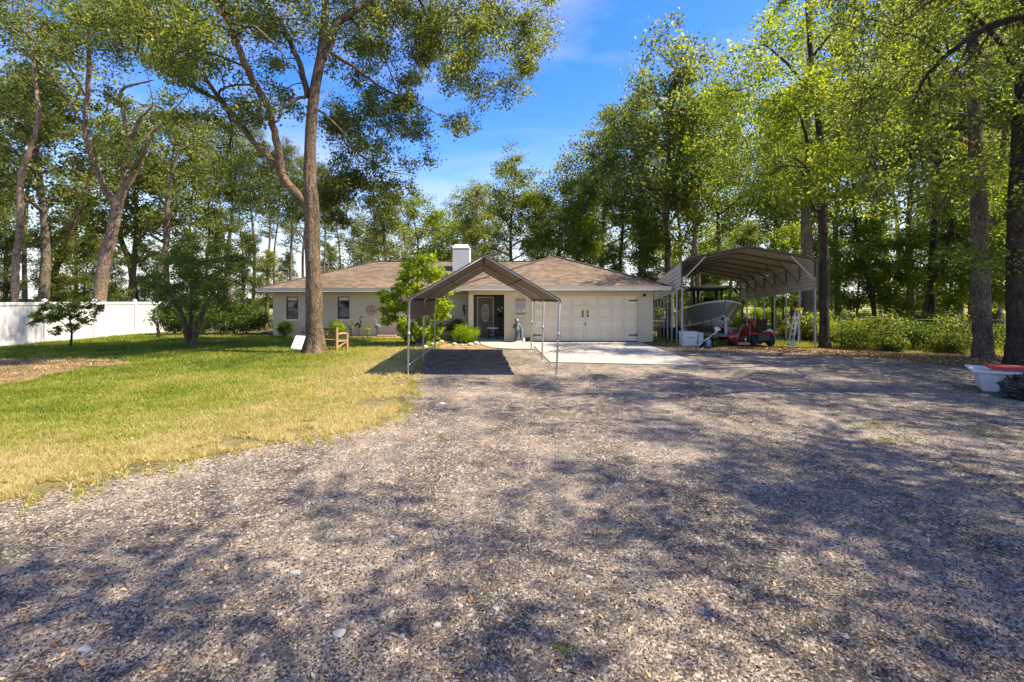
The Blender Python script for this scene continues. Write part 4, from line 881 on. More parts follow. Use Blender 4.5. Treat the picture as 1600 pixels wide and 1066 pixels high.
heron(561, 524, 24.4, 1.20, 'black', 'dark heron statue by the wall below and left of the medallion', 1)
# plaque with rope on the garage wall
pq = thing('hanging_plaque', 'weathered wooden board sign hanging by a rope on the wall beside the garage door', 'sign', (0.36, 21.39, 1.6))
x0_, x1_ = 0.19, .61
for k in range(5): 
    m = MB(); z = 1.32+k*.125; m.box(x0_, x1_, 21.365, 21.395, z, z+.118); m.build('board', MT['wash'], pq)
m = MB(); m.box(x0_-.03, x1_+.03, 21.35, 21.365, 1.93, 1.965); m.box(x0_-.03, x1_+.03, 21.35, 21.365, 1.30, 1.33); m.build('batten', MT['wood_dk'], pq)
m = MB(); m.tube([(x0_+.02, 21.37, 1.95), (.40, 21.385, 2.17), (x1_-.02, 21.37, 1.95)], .008, 5); m.build('rope', MT['rope'], pq)
m = MB(); m.lathe((0, 0, 0), [(.075, 0), (.085, .012), (.03, .02)], 16); m.v[-1] = m.v[-1][:, [0, 2, 1]]*(1, -1, 1)+(.53, 21.364, 1.46); m.build('wreath', MT['white_pl'], pq)
m = MB()
for k in range(4): m.box(.22+.06*k, .24+.06*k, 21.358, 21.364, 1.36, 1.56-.02*(k % 2))
m.build('picket', MT['white_pl'], pq)
# statue
stx, sty = at(808.5, 0, 20.9)[0], 20.9
su = thing('garden_statue', 'dark grey stone statue of a hooded standing figure carrying a pitcher beside the porch', 'statue', (stx, sty, 0))
m = MB(); m.lathe((0.03, 0, 0), [(.20, 0), (.21, .03), (.19, .09), (.15, .10)], 18, True, 1, .8); lp(m, 'plinth', 'hull_w', su)
m = MB()
prof_ = [(.14, .09), (.15, .13), (.13, .25), (.115, .42), (.125, .58), (.15, .70), (.16, .78), (.13, .88), (.06, .93), (.055, .95), (.085, .99), (.09, 1.05), (.06, 1.11), (.01, 1.13)]
sides = 20; V = []
for r_, z in prof_:
    for k in range(sides):
        t = 2*PI*k/sides; rr = r_*(1+(.10 if z < .8 else 0)*math.sin(t*6+z*4)); V.append((rr*math.cos(t)-.03+.05*math.sin(z*3), rr*.8*math.sin(t)-.03*(z > .9), z))
m.add(V, [(i*sides+k, i*sides+(k+1) % sides, (i+1)*sides+(k+1) % sides, (i+1)*sides+k) for i in range(len(prof_)-1) for k in range(sides)], True); lp(m, 'robed_body', 'stone', su)
m = MB(); m.tube([(.12, -.02, .83), (.17, -.10, .68), (.08, -.17, .66)], [.05, .042, .03], 8); m.tube([(-.14, -.02, .83), (-.18, -.08, .70), (-.03, -.18, .74)], [.05, .042, .03], 8); lp(m, 'arms', 'stone', su)
m = MB(); m.lathe((0, -.20, .56), [(.03, 0), (.08, .03), (.09, .10), (.05, .18), (.045, .22), (.065, .25)], 12); lp(m, 'pitcher', 'slate', su)
m = MB(); m.tube([(.12, .0, .80), (.21, .0, .55), (.20, 0, .25), (.14, .0, .12)], [.03, .06, .06, .03], 8); lp(m, 'cloak_fold', 'slate', su)
m = MB(); m.ball((.0, -.11, 1.03), .045, .03, .055); lp(m, 'face', 'hull_w', su)
duck = thing('small_ornament', 'little white garden ornament at the foot of the stone statue', 'ornament', (stx+.28, sty-.02, 0))
m = MB(); m.tube([(0, 0, 0), (0, 0, .12), (.02, 0, .2), (.0, 0, .24)], [.05, .06, .035, .015], 9); lp(m, 'body', 'petal', duck)
# porch table, stand, orchids
pt = thing('porch_table', 'small dark iron table with a pale cushioned top before the front door', 'table', (-.93, 22.1, .08))
m = MB(); m.lathe((0, 0, .50), [(.02, 0), (.30, 0), (.31, .03), (.29, .06), (.02, .07)], 20); lp(m, 'top', 'cushion', pt)
for k in range(4):
    t = PI/4+k*PI/2; cx_, cy_ = math.cos(t), math.sin(t)
    m = MB(); m.tube([(.28*cx_, .28*cy_, .5), (.20*cx_, .20*cy_, .3), (.30*cx_, .30*cy_, 0)], .014, 5); lp(m, 'leg', 'black', pt)
m = MB(); m.tube([(.2*math.cos(t), .2*math.sin(t), .3) for t in np.linspace(0, 2*PI, 17)], .012, 5); m.tube([(-.3, .28, .5), (-.3, .28, .75), (.3, .28, .75), (.3, .28, .5)], .012, 5); lp(m, 'ring', 'black', pt)
m = MB(); m.lathe((0, 0, .12), [(.08, 0), (.12, .1), (.11, .2)], 12); lp(m, 'shelf_pot', 'slate', pt)
ps = thing('plant_stand', 'black iron plant stand in the corner right of the front door', 'plant stand', (-.60, 23.2, .08))
for k in range(3):
    t = k*2*PI/3+.4; m = MB(); m.tube([(.14*math.cos(t), .14*math.sin(t), 1.05), (.05*math.cos(t), .05*math.sin(t), .6), (.17*math.cos(t), .17*math.sin(t), 0)], .012, 5); lp(m, 'leg', 'black', ps)
m = MB(); m.lathe((0, 0, 1.05), [(.02, 0), (.16, 0), (.17, .02), (.02, .03)], 16); m.lathe((0, 0, .4), [(.02, 0), (.12, 0), (.02, .02)], 12); lp(m, 'tray', 'black', ps)
orc = thing('orchid', 'white blossoming orchid in a dark pot on the plant stand by the door', 'potted plant', (-.60, 23.2, 1.16))
m = MB(); m.lathe((0, 0, 0), [(.08, 0), (.12, .05), (.11, .13), (.12, .15)], 12); lp(m, 'pot', 'black', orc)
for s, h in ((-1, .34), (1, .40), (.3, .24)):
    m = MB(); m.tube([(0, 0, .12), (s*.03, 0, h*.7), (s*.09, 0, h)], .006, 5); st = lp(m, 'stem', 'wood_dk', orc)
    m = MB()
    for k in range(5): t = k*2*PI/5; m.add([(s*.09, -.02, h), (s*.09+.05*math.cos(t-.4), -.03, h+.05*math.sin(t-.4)), (s*.09+.07*math.cos(t), -.02, h+.07*math.sin(t)), (s*.09+.05*math.cos(t+.4), -.03, h+.05*math.sin(t+.4))], [(0, 1, 2, 3)])
    m.build('blossom', MT['petal'], st, local=True)
lt = thing('solar_lantern', 'small dark post lantern in front of the wall beside the entry column', 'lantern', (-2.45, 23.4, 0))
m = MB(); m.tube([(0, 0, 0), (0, 0, .8)], .015, 6); lp(m, 'post', 'black', lt); m = MB(); m.lathe((0, 0, .8), [(.05, 0), (.07, .03), (.07, .2), (.10, .22), (.02, .30)], 8); lp(m, 'head', 'hull_w', lt)
py_ = thing('ochre_pot', 'ochre ceramic planter pot left of the yellow shrub', 'pot', (at(697, 0, 22.6)[0], 22.6, 0))
m = MB(); m.lathe((0, 0, 0), [(.14, 0), (.20, .1), (.22, .28), (.24, .32), (.20, .32), (.19, .25)], 16); lp(m, 'bowl', 'pot_y', py_); m = MB(); m.lathe((0, 0, .27), [(.02, 0), (.19, .0), (.02, .01)], 12); lp(m, 'soil_fill', 'mulch', py_)
# edging stones of the bed
k = 0
for (px, pyy) in ((628, 528), (640, 527), (655, 531), (668, 535), (676, 540), (690, 536), (664, 545), (652, 541), (598, 526), (710, 540), (722, 541), (735, 541), (744, 539)):
    p = gnd(px, pyy); m = MB(); s = .09+.06*rng.random(); V = []
    m.ball((0, 0, s*.4), s, s*.8, s*.55, 6); m.v[-1] = m.v[-1]*(1+.25*(rng.random(m.v[-1].shape)-.5)); o = m.build('edging_stone', MT['rock']); o.location = (p[0], p[1], .01)
    tag(o, 'pale rough stone edging the planting bed between lawn and porch', 'stone', 'stones edging the bed'); k += 1
orl = thing('orange_edging', 'low curved orange terracotta edging strip on the lawn below the small bright tree', 'edging', at(604, 0, 24.3)*(1, 1, 0))
m = MB(); 
for i in range(7): m.lathe((-.45+.15*i, .05*math.sin(i), 0), [(.075, 0), (.078, .08), (.04, .12)], 9)
lp(m, 'tile_row', 'terracotta', orl)
# ------------------------------------------------------------------ foliage and trees
def unit(v): return v/(np.linalg.norm(v, axis=-1, keepdims=True)+1e-9)
def leaf_arrays(C_, n_per, sig, size, r, tint0=None, droop=0.0, slim=0.5, up=0.35, flat=0.7):
    """C_ (K,3) cluster centres -> leaf quads around them"""
    K = len(C_); N = K*n_per
    base = np.repeat(C_, n_per, 0)+r.normal(size=(N, 3))*np.array((1, 1, flat))*np.repeat(np.broadcast_to(sig, K), n_per)[:, None]
    d = unit(r.normal(size=(N, 3))+np.array((0, 0, -droop)))
    nrm = unit(r.normal(size=(N, 3))+np.array((0, 0, up)))
    s = unit(np.cross(d, nrm)); nn = np.cross(s, d)
    ln = size*(0.6+0.8*r.random(N))[:, None]
    V = np.empty((N, 4, 3)); V[:, 0] = base-d*ln*.5; V[:, 1] = base+s*ln*slim*.5+nn*ln*.08; V[:, 2] = base+d*ln*.5; V[:, 3] = base-s*ln*slim*.5+nn*ln*.08
    if tint0 is None: tint0 = r.random(K)
    t = np.clip(np.repeat(tint0, n_per)*0.5+0.5*r.random(N)**1.2, 0, 1)
    return V.reshape(-1, 3), t
def leaf_obj(name, parts, m, parent, local=True):
    V = np.concatenate([p[0] for p in parts]); t = np.concatenate([p[1] for p in parts])
    q = np.arange(len(V)).reshape(-1, 4)
    return raw_mesh(name, V, q, m, t, parent, local)
def catmull(P, k=5):
    P = [np.asarray(p, float) for p in P]
    if len(P) < 3: return np.array([lerp(P[0], P[-1], t) for t in np.linspace(0, 1, k+1)])
    out = []
    for i in range(len(P)-1):
        p0, p1, p2, p3 = P[max(i-1, 0)], P[i], P[i+1], P[min(i+2, len(P)-1)]
        for u in np.linspace(0, 1, k, endpoint=False):
            out.append(0.5*((2*p1)+(-p0+p2)*u+(2*p0-5*p1+4*p2-p3)*u*u+(-p0+3*p1-3*p2+p3)*u**3))
    out.append(P[-1]); return np.array(out)
class Tree:
    def __init__(s, seed): s.r = np.random.default_rng(seed); s.tk = MB(); s.br = MB(); s.pts = []; s.rad = []; s.cl = []; s.sg = []
    def limb(s, P, rads, sides=9, k=5, jit=.05, flare=0, main=False):
        C_ = catmull(P, k); rr = np.interp(np.linspace(0, 1, len(C_)), np.linspace(0, 1, len(rads)), rads)
        if not main: C_[1:-1] += s.r.normal(size=(len(C_)-2, 3))*rr[1:-1, None]*.22
        if flare:
            z = C_[:, 2]-C_[0, 2]; rr = rr*(1+flare*np.exp(-z/0.28))
        s.tk.tube(C_, rr, sides, jit, r=s.r); s.pts.append(C_); s.rad.append(rr); return C_
    def puff(s, c, R_, n, sig=None, down=0.0, twig=0.012):
        c = np.asarray(c, float); A = np.concatenate(s.pts); Ra = np.concatenate(s.rad)
        d = np.linalg.norm(A-c, axis=1)+0.6*np.maximum(0, A[:, 2]-c[2]-down)+np.where(Ra > .2, .6, 0); i = int(d.argmin()); a = A[i]; ln = np.linalg.norm(c-a)
        r0 = min(Ra[i]*.6, .012+.013*ln); mid_ = (a+c)/2+np.array((0, 0, .12*ln))+s.r.normal(size=3)*.08*ln
        P = catmull([a, mid_, c], 4)
        if ln > .15: s.br.tube(P, np.linspace(r0, .008, len(P)), 5, .05, cap=False, r=s.r)
        g = s.r.normal(size=(n, 3)); g = unit(g)*(s.r.random((n, 1))**.45)*R_*np.array((1, 1, .72)); K = c+g
        if down: K[:, 2] -= down*s.r.random(n)*R_
        for k_ in K[::2]:
            j = s.r.integers(len(P)//2, len(P)); b = P[j]; m_ = (b+k_)/2+(0, 0, .06)
            s.br.tube([b, m_, k_], [twig, twig*.7, twig*.3], 3, cap=False)
        s.cl.append(K); s.sg.append(np.full(n, sig or R_*.22))
        if ln > 1.0: s.pts.append(P[2:]); s.rad.append(np.linspace(r0, .008, len(P))[2:])
    def finish(s, t, bark, leaf, per, size, twigm=None, slim=.5, droop=.3, extra=None, local=False, tk='trunk'):
        a = s.tk.build(tk, MT[bark], t, local=local)
        if s.br.n: s.br.build('branches', MT[twigm or bark], t, local=local)['kind'] = 'stuff'
        if s.cl:
            C_ = np.concatenate(s.cl); G_ = np.concatenate(s.sg); cen = C_.mean(0); sp = C_.std(0)+.1
            tn = np.clip(.5+.16*((C_-cen)/sp)[:, 2]*.6+s.r.normal(size=len(C_))*.22, 0, 1)
            leaf_obj('crown', [leaf_arrays(C_, per, G_, size, s.r, tn, droop, slim)], MT[leaf], t, local)

# ---- the big oak in the lawn
T = Tree(11); Yo = 16.65
tr = [(490, 555, Yo), (491, 530, Yo), (491, 500, Yo), (490, 440, Yo), (488, 380, Yo), (487, 330, Yo), (484, 270, Yo), (486, 200, Yo), (492, 140, 16.7), (503, 80, 16.8), (508, 20, 17), (510, -60, 17), (515, -150, 17), (520, -230, 17)]
P0 = [at(*p) for p in tr]; P0[0][2] = -.05
C_ = catmull(P0, 6); rr = np.interp(np.linspace(0, 1, len(C_)), np.linspace(0, 1, 14), [.33, .315, .29, .272, .262, .265, .21, .19, .175, .155, .135, .10, .07, .03])
# flared, buttressed base
n = len(C_); sides = 40; V = []
for i in range(n):
    h = max(0, C_[i][2])
    for k in range(sides):
        a = 2*PI*k/sides; root = max(0, math.sin(a*2.5+.9))**2*.8+max(0, math.sin(a*3+4))**2*.6
        r_ = rr[i]*(1+(.18+.75*root)*math.exp(-h/.26)+.05*mn.noise(Vector((math.cos(a)*2, math.sin(a)*2, h*1.3)))*2+.035*mn.noise(Vector((math.cos(a)*7, math.sin(a)*7, h*3))))
        V.append(C_[i]+r_*np.array((math.cos(a), math.sin(a), 0)))
T.tk.add(V, [(i*sides+k, i*sides+(k+1) % sides, (i+1)*sides+(k+1) % sides, (i+1)*sides+k) for i in range(n-1) for k in range(sides)], True)
T.pts.append(C_[24:]); T.rad.append(rr[24:])
def lm(pts, rads, sides=10): return T.limb([at(*p) for p in pts], rads, sides)
lm([(487, 335, Yo), (469, 311, 16.5), (441, 268, 16.2), (429, 205, 15.9), (414, 158, 15.6), (390, 118, 15.2), (366, 59, 14.8), (343, 0, 14.4), (320, -80, 14), (300, -150, 14)], [.155, .165, .145, .12, .115, .11, .095, .08, .05, .02], 14)
lm([(444, 272, 16.2), (410, 236, 16.4), (378, 197, 16.8), (347, 158, 17.1), (311, 110, 17.4), (284, 83, 17.6), (252, 35, 17.8), (228, 0, 18), (200, -60, 18)], [.115, .105, .095, .08, .068, .055, .045, .035, .02], 12)
lm([(349, 160, 17.1), (307, 138, 16.6), (256, 110, 16), (205, 78, 15.5), (150, 45, 15)], [.09, .07, .055, .045, .015], 8)
lm([(481, 150, 16.7), (465, 91, 17.6), (437, 32, 18.4), (410, 0, 19), (380, -60, 19.5)], [.12, .10, .085, .07, .03], 9)
lm([(504, 92, 16.8), (524, 43, 17), (552, 20, 17.3), (575, 0, 17.6), (630, -55, 18.2), (700, -70, 19), (780, -60, 19.8), (850, -20, 20.3)], [.16, .15, .13, .12, .09, .07, .045, .015], 10)
lm([(479, 150, Yo), (458, 158, 16.3), (440, 172, 16), (431, 190, 15.8), (380, 170, 15)], [.06, .055, .05, .04, .015], 7)
lm([(347, 158, 17), (345, 140, 16.5), (388, 132, 16.2), (420, 150, 16)], [.05, .045, .035, .01], 6)
lm([(366, 59, 14.8), (380, 45, 14.4), (400, 44, 14), (430, 70, 13.6), (460, 110, 13.2)], [.06, .05, .045, .03, .01], 7)
lm([(506, 75, 16.8), (560, 110, 17.6), (600, 140, 18.6), (650, 160, 19.4), (700, 190, 20)], [.07, .055, .04, .025, .01], 7)
lm([(495, 170, 16.7), (530, 200, 17), (560, 240, 18), (600, 265, 18.6), (650, 275, 19)], [.05, .04, .028, .018, .008], 6)
lm([(630, -55, 18.2), (660, 10, 18.8), (690, 70, 19.3), (730, 120, 19.8), (760, 150, 20)], [.06, .05, .035, .02, .01], 7)
lm([(540, 25, 17.2), (570, 50, 18), (600, 90, 18.6), (620, 140, 19), (650, 190, 19.4)], [.05, .04, .03, .018, .01], 6)
lm([(700, -70, 19), (760, 0, 19.8), (800, 40, 20.3), (830, 80, 20.6)], [.05, .035, .02, .01], 6)
pf = []
rr_ = T.r
def region(poly, n, Y0, Y1, R0, R1, nc, dn=0.0):
    poly = np.array(poly); k = 0; lo, hi = poly.min(0), poly.max(0)
    while k < n:
        x, y = lo+(hi-lo)*rr_.random(2)
        if not inpoly(np.array([x]), np.array([y]), poly)[0]: continue
        T.puff(at(x, y, Y0+(Y1-Y0)*rr_.random()), R0+(R1-R0)*rr_.random(), nc, down=dn); k += 1
region([(530, -60), (862, -60), (858, 30), (835, 95), (790, 150), (700, 175), (600, 130), (530, 60)], 108, 18, 22.5, .5, 1.0, 20)
region([(500, -260), (800, -260), (800, -80), (500, -80)], 34, 14.5, 18.5, .7, 1.2, 18)  # unseen foliage above the frame, added to shade the upper limbs
region([(520, 90), (600, 130), (700, 170), (775, 160), (745, 215), (690, 235), (640, 265), (560, 270), (505, 240)], 52, 18, 22, .45, .9, 13, .6)
region([(505, 240), (560, 265), (640, 270), (650, 290), (600, 325), (540, 300), (510, 290)], 20, 18, 21, .45, .8, 9, .6)
region([(100, -80), (540, -80), (520, 60), (440, 60), (330, 110), (240, 105), (150, 40)], 70, 13, 19, .6, 1.1, 19)
region([(240, 100), (340, 100), (480, 60), (470, 170), (400, 230), (330, 200), (270, 170)], 16, 14, 19, .5, .9, 12, .4)
region([(320, 220), (470, 200), (475, 310), (400, 330), (330, 300)], 12, 17.5, 20.5, .5, .9, 14, 1.2)
region([(495, 255), (545, 270), (540, 340), (515, 350), (498, 320)], 14, 17.5, 20, .4, .7, 15, .9)
oak = thing('oak_tree', 'big forked oak with flared scaly trunk standing alone in the lawn beside the bench', 'tree', (at(490, 555, Yo)[0], Yo, 0))
T.sg = [a*1.05 for a in T.sg]
T.finish(oak, 'bark_tan', 'leaf_oak', 27, .115, 'bark_dark', slim=.5)

# ---- the pinkish forked tree behind the white fence
T = Tree(21); Yb = 27.0
t_ = thing('forked_tree', 'leaning pinkish barked tree that forks in two behind the white fence', 'tree', (at(152, 480, Yb)[0], Yb, 0))
b0 = at(150, 480, Yb); b0[2] = -.1
T.limb([b0, at(161, 420, Yb), at(177, 355, Yb), at(185, 315, Yb), at(195, 295, Yb)], [.35, .31, .285, .28, .18], 18, flare=.3, main=True)
def lm(pts, rads, sides=9): return T.limb([at(*p) for p in pts], rads, sides)
lm([(184, 318, Yb), (173, 308, Yb), (158, 284, 26.6), (138, 236, 26), (134, 189, 25.6), (138, 118, 25), (139, 40, 24.5), (142, -50, 24)], [.16, .19, .16, .135, .12, .11, .09, .04], 12)
lm([(128, 193, 25.6), (90, 134, 25.2), (70, 105, 25), (55, 87, 25), (40, 60, 25)], [.10, .07, .05, .04, .02])
lm([(190, 305, Yb), (209, 272, Yb), (222, 240, 26.8), (228, 228, 26.6), (240, 205, 26.5), (268, 181, 26.5)], [.20, .17, .16, .14, .09, .03], 12)
lm([(196, 290, Yb), (193, 250, 26.6), (203, 225, 26.4), (213, 197, 26.2), (219, 185, 26), (240, 165, 26)], [.14, .13, .12, .12, .08, .04], 9)
lm([(203, 225, 26.3), (195, 190, 26.1), (189, 158, 26), (193, 138, 26), (213, 132, 26), (240, 125, 26.1)], [.11, .10, .085, .08, .06, .03], 9)
lm([(134, 150, 25.6), (110, 110, 25), (80, 60, 24.6), (60, 40, 24)], [.07, .05, .03, .015])
rr_ = T.r
region([(-20, -40), (260, -40), (300, 60), (230, 110), (120, 90), (20, 110)], 46, 22, 27, .8, 1.4, 16)
region([(0, 100), (280, 90), (320, 180), (220, 260), (80, 250), (0, 260)], 26, 24, 30, .6, 1.2, 12)
T.finish(t_, 'bark_pink', 'leaf_oak', 22, .15, 'bark_pink')

# ---- generic trees built once per kind, then copied
def proto(seed, H_, cb, R_, tr_, kind, leaf, bark, per=12, size=.215, nl=16, pr=1.0, nc=12, lean=0.0):
    T = Tree(seed); r = T.r; K = 9
    z = np.linspace(0, H_*.97, K); ph = r.random()*6
    P = [(lean*zz+.25*math.sin(zz*.35+ph)*zz/H_*2, .25*math.cos(zz*.3+ph*2)*zz/H_*2, zz-.1*(i == 0)) for i, zz in enumerate(z)]
    C_ = T.limb(P, np.linspace(tr_, tr_*.12, K), 10, 4, flare=.35, main=True, jit=.06)
    for k in range(nl):
        f = (k+.3+r.random()*.5)/nl; h = cb+(H_*.95-cb)*f; a = k*2.4+r.random()*.9
        i = int(np.abs(C_[:, 2]-h).argmin()); b = C_[i]
        if kind == 'oak': L_ = R_*(1-.55*f**1.5)*(.75+.5*r.random()); upa = .55+.5*f
        elif kind == 'tall': L_ = R_*(.6+.5*math.sin(PI*min(1, f*.9+.1)))*(.7+.5*r.random()); upa = .7+.3*f
        else: L_ = R_*(1.05-.65*f)*(.7+.5*r.random()); upa = .25+.3*f
        d = np.array((math.cos(a), math.sin(a), upa)); pts = [b]
        for q in range(1, 5):
            d = d+r.normal(size=3)*.14; d[2] -= .10; pts.append(pts[-1]+unit(d)*L_/4)
        r0 = max(.02, tr_*(.42-.25*f)); LP = T.limb(pts, [r0, r0*.75, r0*.5, r0*.3, .01], 6, 3)
        npf = 3 if kind != 'pine' else 2
        for q in range(npf):
            p = LP[int(len(LP)*(.45+.5*(q+r.random()*.5)/npf))-1]
            T.puff(p+r.normal(size=3)*.35*R_*.3+(0, 0, .25), pr*(.7+.6*r.random()), nc)
    nf = {'oak': 26, 'tall': 14, 'pine': 0}[kind]; zc = (cb+H_)/2
    for q in range(nf):
        g = unit(r.normal(size=3))*(.25+.65*r.random()); T.puff((g[0]*R_*.85+C_[-1][0]*.5, g[1]*R_*.85, zc+g[2]*(H_-cb)*.48), pr*(.8+.5*r.random()), nc)
    T.sg = [a*1.35 for a in T.sg]
    for q in range(4): T.puff(C_[-1]+r.normal(size=3)*.5-(0, 0, .3+q*.35), pr*.8, nc)
    return T, (bark, leaf, per, size)
KINDS = {
 'broad': [proto(31, 15, 4.5, 4.6, .26, 'oak', 'leaf_green', 'bark_grey', nl=20), proto(32, 17, 6, 4.6, .28, 'oak', 'leaf_oak', 'bark_grey', nl=20), proto(33, 14, 3.6, 4.2, .22, 'oak', 'leaf_yellow', 'bark_grey', nl=19)],
 'tall': [proto(41, 21, 8, 3.0, .24, 'tall', 'leaf_green', 'bark_grey', nl=18), proto(42, 22, 9, 2.8, .22, 'tall', 'leaf_oak', 'bark_dark', nl=17), proto(43, 19, 6, 2.9, .20, 'tall', 'leaf_yellow', 'bark_grey', nl=18)],
 'pine': [proto(51, 21, 11, 3.0, .20, 'pine', 'leaf_pine', 'bark_grey', per=24, size=.19, nl=20, pr=.8), proto(52, 19, 9, 2.6, .18, 'pine', 'leaf_pine', 'bark_grey', per=24, size=.19, nl=18, pr=.8)],
 'open': [proto(71, 16, 8, 6.6, .11, 'oak', 'leaf_oak', 'bark_grey', nl=26, pr=.8, nc=10, per=19, size=.14), proto(72, 17, 8.5, 6.4, .10, 'oak', 'leaf_oak', 'bark_grey', nl=24, pr=.75, nc=9, per=19, size=.14)],
 'young': [proto(61, 9, 1.6, 1.9, .09, 'tall', 'leaf_green', 'bark_grey', nl=13, pr=.7, nc=10, per=26, size=.14), proto(62, 8, 1.2, 2.0, .08, 'tall', 'leaf_yellow', 'bark_grey', nl=13, pr=.7, nc=10, per=26, size=.14)]}
PROTO = {}
NM = {'broad': 'broadleaf_tree', 'tall': 'slender_tree', 'pine': 'pine_tree', 'young': 'young_tree', 'open': 'shade_tree'}
def tree(kind, var, px, Y_, sc, label, group=None, rot=None, x=None, szs=None, leaf=None):
    X_ = (px-800)*Y_/F if x is None else x
    key = (kind, var); loc = (X_, Y_, float(terrain(X_, Y_)))
    rot = rng.random()*2*PI if rot is None else rot
    if key not in PROTO:
        T, a = KINDS[kind][var]; t = thing(NM[kind], label, 'tree', (0, 0, 0)); T.finish(t, a[0], a[1], a[2], a[3], slim=.28 if kind == 'pine' else .55, local=True)
        PROTO[key] = t
    else:
        src = PROTO[key]; t = src.copy(); C.objects.link(t)
        for ch in src.children: c = ch.copy(); C.objects.link(c); c.parent = t
        if 'group' in t: del t['group']
        t['label'] = label
    if group: t['group'] = group
    if leaf:
        for ch in t.children:
            if ch.name.startswith('crown'): ch.material_slots[0].link = 'OBJECT'; ch.material_slots[0].material = MT[leaf]
    t.location = loc; t.rotation_euler = (0, 0, rot); t.scale = (sc*(szs or 1), sc*(szs or 1), sc)
    return t
GL = 'trees of the wood left of the house, beyond the fence'; LL = 'tree of the wood beyond the white fence and the left lawn'
GB = 'trees standing in a row behind the house'; LB = 'tree rising behind the brown roof of the house'
GR = 'trees of the wood right of the carport'; LR = 'tree of the dense wood behind and right of the steel carport'
# left wood
NEARL = {(66, 30): 'thick upright grey trunk just left of the pinkish forked tree, behind the white fence', (28, 25.5): 'leafy tree nearest behind the white fence at the left edge of the picture', (112, 42): 'broad dark tree between the thick grey trunk and the pinkish forked tree',
 (205, 38): 'broad tree directly right of the pinkish forked trunk behind the fence', (262, 36): 'broad tree standing behind the dark multi-stemmed lawn tree', (360, 40): 'slender tree behind the low shrubs between lawn tree and big oak', (40, 38): 'tall pine showing between the two left-most trunks behind the fence',
 (475, 62): 'far slender tree directly behind the big oak trunk', (530, 70): 'far pine just right of the big oak above the house roof', (455, 46): 'pine just left of the big oak trunk behind the house corner'}
for kind, var, px, Y_, sc in (('broad', 1, 66, 30, 1.15), ('broad', 0, -25, 36, .95), ('broad', 0, 118, 48, .95), ('tall', 0, 8, 48, .85), ('pine', 0, 40, 38, 1.0), 
    ('broad', 0, 205, 38, 1.1), ('broad', 1, 262, 36, .95), ('pine', 1, 300, 44, 1.05), ('tall', 0, 360, 40, .85), ('pine', 0, 395, 55, 1.1), ('pine', 1, 418, 50, 1.0),
    ('pine', 0, 455, 46, .85), ('tall', 0, 475, 62, 1.0), ('pine', 1, 505, 54, .95), ('pine', 0, 530, 70, 1.0), 
    ('pine', 0, 350, 70, 1.1), ('broad', 0, -220, 30, 1.1), ('pine', 1, 378, 64, 1.0), ('pine', 0, 430, 72, 1.1), ('tall', 1, 322, 52, 1.0)):
    o = tree(kind, var, px, Y_, sc, LL, GL, leaf='leaf_oak' if kind != 'pine' else None)
    if (px, Y_) in NEARL: o['label'] = NEARL[(px, Y_)]
def lean_tree(seed, label, pts, rads, bark, leaf, n, R_, grp=None):
    T = Tree(seed); r = T.r; P = [at(*p) for p in pts]; g_ = float(terrain(P[0][0], P[0][1])); P[0][2] = g_-.08
    t = thing('leaning_tree', label, 'tree', (P[0][0], P[0][1], g_), group=grp); C_ = T.limb(P, rads, 9, 5, flare=.3, main=True)
    for k in range(6):
        b = C_[int(len(C_)*(.5+.08*k))]; a = r.random()*6.3; d = np.array((math.cos(a), math.sin(a), .6)); T.limb([b, b+d*R_*.5+(0, 0, .2), b+d*R_], [rads[-2]*.6, rads[-2]*.35, .01], 6, 4)
    for k in range(n): T.puff(C_[int(len(C_)*(.5+.49*r.random()))]+r.normal(size=3)*R_*.55, .7, 11)
    T.finish(t, bark, leaf, 14, .19); return t
lean_tree(301, 'slim crooked grey-brown tree second from the left edge behind the white fence', [(24, 480, 24), (24, 420, 24), (31, 355, 24), (33, 276, 24), (47, 236, 24), (59, 189, 24), (57, 140, 24), (48, 60, 24), (45, -30, 24)], [.17, .15, .14, .13, .12, .11, .09, .06, .02], 'bark_pink', 'leaf_oak', 16, 1.8)
lean_tree(302, 'dark tree leaning right between the thick grey trunk and the pinkish trunk', [(75, 480, 33), (85, 430, 33), (105, 370, 33), (135, 300, 33), (150, 240, 33), (170, 160, 33)], [.24, .22, .19, .16, .12, .04], 'bark_grey', 'leaf_oak', 16, 2.2)
lean_tree(303, 'dark trunk leaning left just right of the pinkish forked tree', [(215, 480, 40), (205, 420, 40), (188, 370, 40), (180, 300, 40), (190, 200, 40)], [.28, .25, .2, .16, .05], 'bark_dark', 'leaf_oak', 14, 2.4)
lean_tree(304, 'curved trunk bending right behind the multi-stemmed lawn tree', [(238, 480, 31), (250, 420, 31), (262, 370, 31), (262, 310, 31), (275, 250, 31), (300, 180, 31)], [.19, .17, .15, .13, .1, .03], 'bark_grey', 'leaf_oak', 14, 2.0)
lean_tree(305, 'thin trunk leaning left over the middle of the overgrown fence', [(1370, 520, 27), (1362, 460, 27), (1345, 400, 27), (1335, 330, 27), (1330, 250, 27)], [.13, .12, .10, .08, .03], 'bark_dark', 'leaf_yellow', 12, 1.7)
lean_tree(306, 'thin dark tree arching right toward the lit thick oak trunk', [(1440, 520, 24), (1450, 460, 24), (1475, 400, 24), (1490, 340, 24), (1520, 280, 24)], [.10, .09, .075, .06, .02], 'bark_dark', 'leaf_green', 10, 1.6)
lean_tree(307, 'pale slim trunk rising between carport ridge and bare-trunked tall tree', [(1088, 520, 33), (1092, 440, 33), (1086, 360, 33), (1094, 280, 33), (1090, 190, 33)], [.14, .13, .11, .09, .03], 'bark_pink', 'leaf_yellow', 14, 1.9)
